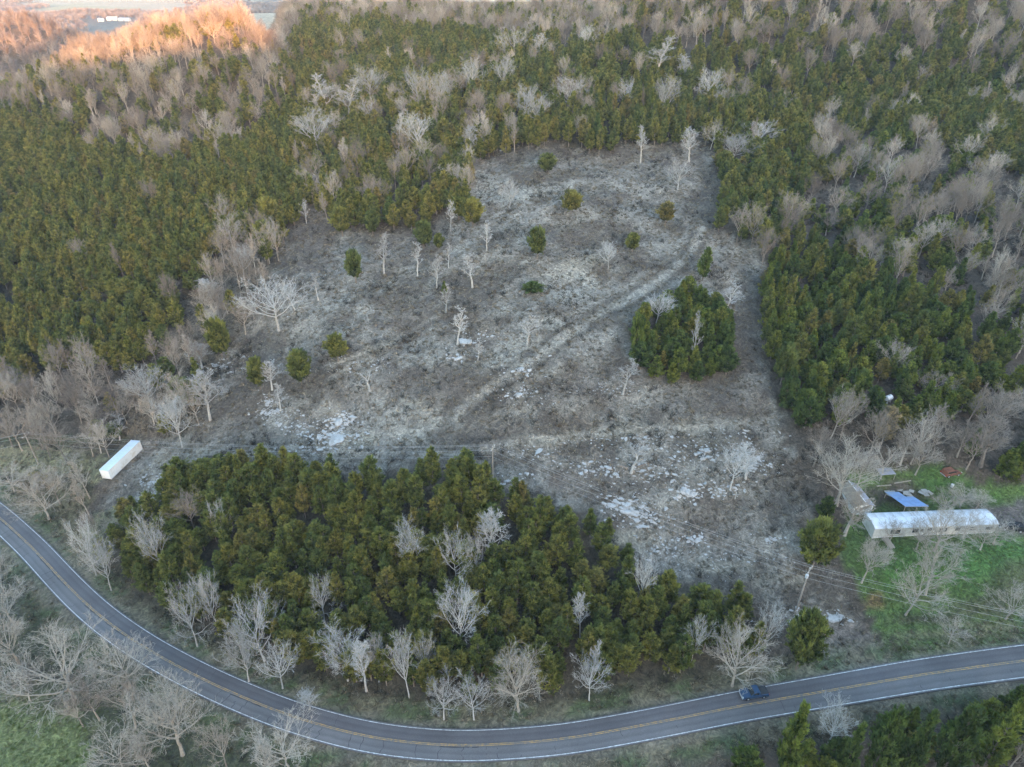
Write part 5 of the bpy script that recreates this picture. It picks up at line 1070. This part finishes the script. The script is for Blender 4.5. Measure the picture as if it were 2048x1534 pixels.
def grasses():
    g = np.random.default_rng(17)
    DRY = [tuft(400 + i, .62, .28, 26, .028, 'dry_blades', .8) for i in range(3)]; GRN = [tuft(420 + i, .28, .3, 26, .03, 'green_blades', .6) for i in range(3)]; BR = [bush(440 + i) for i in range(4)]
    def cand(x0, x1, y0, y1, n):
        X = g.uniform(x0, x1, n); Y = g.uniform(y0, y1, n); Z = gz(X, Y); px, py, dep = project(X, Y, Z); D, _, _ = road_dist(X, Y); ok = (dep > 10) & (px > -150) & (px < 2200) & (py < 1600) & (np.abs(D) > 4.3)
        return (a[ok] for a in (X, Y, Z, px, py, D))
    # dry grass over the clearing and strips
    X, Y, Z, px, py, D = cand(-170, 150, 62, 330, 190000); zn = zone_of(px + g.normal(0, 6, len(px)), py + g.normal(0, 4, len(px))); pt = vnoise(X, Y, 7, 81) + .5 * vnoise(X, Y, 2.5, 82)
    open_ = np.isin(zn, [ZI['clear'], ZI['lgrass'], ZI['edge'], ZI['lstrip'], ZI['llow']]) | (np.abs(D) < 9)
    keep = open_ & (g.uniform(0, 1, len(X)) < np.clip(.42 + .4 * pt, .08, 1)); 
    for cx, cy, rr in KEEP: keep &= ((X - cx) ** 2 + (Y - cy) ** 2) > (rr * .4) ** 2
    ii = np.where(keep)[0]; n = len(ii); s_ = g.uniform(.55, 1.35, n)
    scatter('dry_grass', 'tangled dry winter grass on the open slope and verges', np.c_[X[ii], Y[ii], Z[ii] - .03], np.c_[g.normal(0, .3, (n, 2)), g.uniform(0, 6.28, n)], np.c_[s_ * 1.2, s_ * 1.2, s_ * .85], DRY, g.integers(0, 3, n)); print('DRY', n)
    # green grass
    yd = (np.isin(zn, [ZI['yard'], ZI['blfield'], ZI['bl']]) | ((np.abs(D) < 9) & (vnoise(X, Y, 7, 51) > .1))) & (g.uniform(0, 1, len(X)) < .6)
    X2, Y2, Z2, px2, py2, D2 = cand(-110, 150, 40, 175, 120000); zn2 = zone_of(px2, py2); y2 = np.isin(zn2, [ZI['yard'], ZI['blfield']]) & ~((px2 > 1950) & (py2 < 1075) & (py2 > 1000))
    hx = (X2 - hA[0]) * hax[0] + (Y2 - hA[1]) * hax[1]; hy = -(X2 - hA[0]) * hax[1] + (Y2 - hA[1]) * hax[0]; y2 &= ~((hx > -.2) & (hx < hL + .2) & (hy > -.2) & (hy < 4.8))
    XX = np.r_[X[yd], X2[y2]]; YY = np.r_[Y[yd], Y2[y2]]; ZZ = np.r_[Z[yd], Z2[y2]]; n = len(XX); s_ = g.uniform(.4, 1.1, n)
    scatter('green_grass', 'short green grass in the yard, field and road verges', np.c_[XX, YY, ZZ - .03], np.c_[g.normal(0, .2, (n, 2)), g.uniform(0, 6.28, n)], np.c_[s_, s_, s_ * .8], GRN, g.integers(0, 3, n)); print('GREEN', n)
    # leafless brush
    X, Y, Z, px, py, D = cand(-200, 190, 58, 340, 52000); zn = zone_of(px, py); pt = vnoise(X, Y, 14, 83) + .5 * vnoise(X, Y, 5, 84); u = g.uniform(0, 1, len(X))
    dens = np.select([zn == ZI['clear'], np.isin(zn, [ZI['edge'], ZI['lbare'], ZI['llow'], ZI['rlow'], ZI['bareb'], ZI['barea'], ZI['lstrip'], ZI['br']]), np.isin(zn, [ZI['yard'], ZI['blfield'], ZI['lgrass']])], [np.clip(.12 + .34 * pt, 0, .6), .5, 0.0], .12)
    keep = (u < dens) & (np.abs(D) > 6.2)
    for cx, cy, rr in KEEP: keep &= ((X - cx) ** 2 + (Y - cy) ** 2) > (rr * .8) ** 2
    ii = np.where(keep)[0]; n = len(ii); s_ = g.uniform(.5, 1.3, n)
    scatter('brush', 'low leafless brown brush on the open slope and under the bare woods', np.c_[X[ii], Y[ii], Z[ii] - .05], np.c_[g.normal(0, .15, (n, 2)), g.uniform(0, 6.28, n)], np.c_[s_ * 1.1, s_ * 1.1, s_], BR, g.integers(0, 4, n)); print('BRUSH', n)
grasses()

# ---------------------------------------------------------------- far woods that read as one mass
def far_woods():
    g = np.random.default_rng(23); protos = []
    for k in range(4):
        r = np.random.default_rng(500 + k); B = MB(); B.tube([(0, 0, 0), (0, 0, 6)], [.3, .15], 4, cap=False)
        for i in range(110):
            a = r.uniform(0, 6.28); el = r.uniform(.1, 1.4); b = np.array([0, 0, r.uniform(2.5, 7)]); d = np.array([math.cos(a) * math.cos(el), math.sin(a) * math.cos(el), math.sin(el)]); L = r.uniform(2.5, 5.2); m = b + d * L * .5; e = b + d * L + r.normal(0, .4, 3)
            B.tube([b, m, e], [.09, .07, .03], 3, cap=False)
        protos.append(bpy.data.objects.new('far_tree', B.mesh('far_tree', 'far_bark')))
    P = []
    for y0, y1, st, ex in ((430, 1000, 6.5, .75), (1000, 2000, 12, .75), (2000, 4200, 21, .75)):
        X, Y = np.meshgrid(np.arange(-y1 * ex, y1 * ex, st), np.arange(y0, y1, st)); X = X.ravel() + g.uniform(-.45, .45, X.size) * st; Y = Y.ravel() + g.uniform(-.45, .45, Y.size) * st; Z = gz(X, Y); px, py, dep = project(X, Y, Z + 8)
        ok = (px > -250) & (px < 2300) & (py > -160) & (np.abs(X) < Y * ex)
        if y0 == 430: ok &= ~((Y < 641) & (X > -331) & (X < 401))
        if y0 >= 1000: ok &= ~(vnoise(X, Y, 520, 61) > .0)
        else: ok &= ~((Y > 800) & (vnoise(X, Y, 520, 61) > .0))
        for cx, cy, rr in KEEPF: ok &= ((X - cx) ** 2 + (Y - cy) ** 2) > rr ** 2
        for cx, cy, rr in KEEPF: ok &= ~((np.abs(X * cy / np.maximum(Y, 1) - cx) < 26) & (Y < cy) & (Y > cy - 150))
        s_ = g.uniform(.85, 1.3, ok.sum()) * (1 if st < 10 else st / 10.5); P.append(np.c_[X[ok], Y[ok], Z[ok], s_ * (1 if st < 10 else 1.0), s_ * (1 if st < 10 else .62)])
    a = np.vstack(P); n = len(a); scatter('distant_woods', 'grey leafless woods fading into blue haze beyond the hill', a[:, :3], np.c_[np.zeros((n, 2)), g.uniform(0, 6.28, n)], np.c_[a[:, 3], a[:, 3], a[:, 4]], protos, g.integers(0, 4, n)); print('FAR', n)
far_woods()

# ---------------------------------------------------------------- the air
hz = MB().box(-7000, 7000, -2600, 9000, float(GZ.min()) - 1.5, float(max(GZ.max() + 24, 150)))
m, t = new_mat('haze_air'); t.n.remove(t.n['Principled BSDF']); pv = t.add('ShaderNodeVolumePrincipled'); pv.inputs['Density'].default_value = .0001; pv.inputs['Color'].default_value = (.72, .84, 1, 1); pv.inputs['Anisotropy'].default_value = .2
t.link(pv.outputs[0], t.n['Material Output'].inputs['Volume']); MATS['haze_air'] = m
tag(hz.obj('haze', 'haze_air'), 'thin blue evening haze over the whole valley', kind='stuff')
print('GZ', GZ.min(), GZ.max())
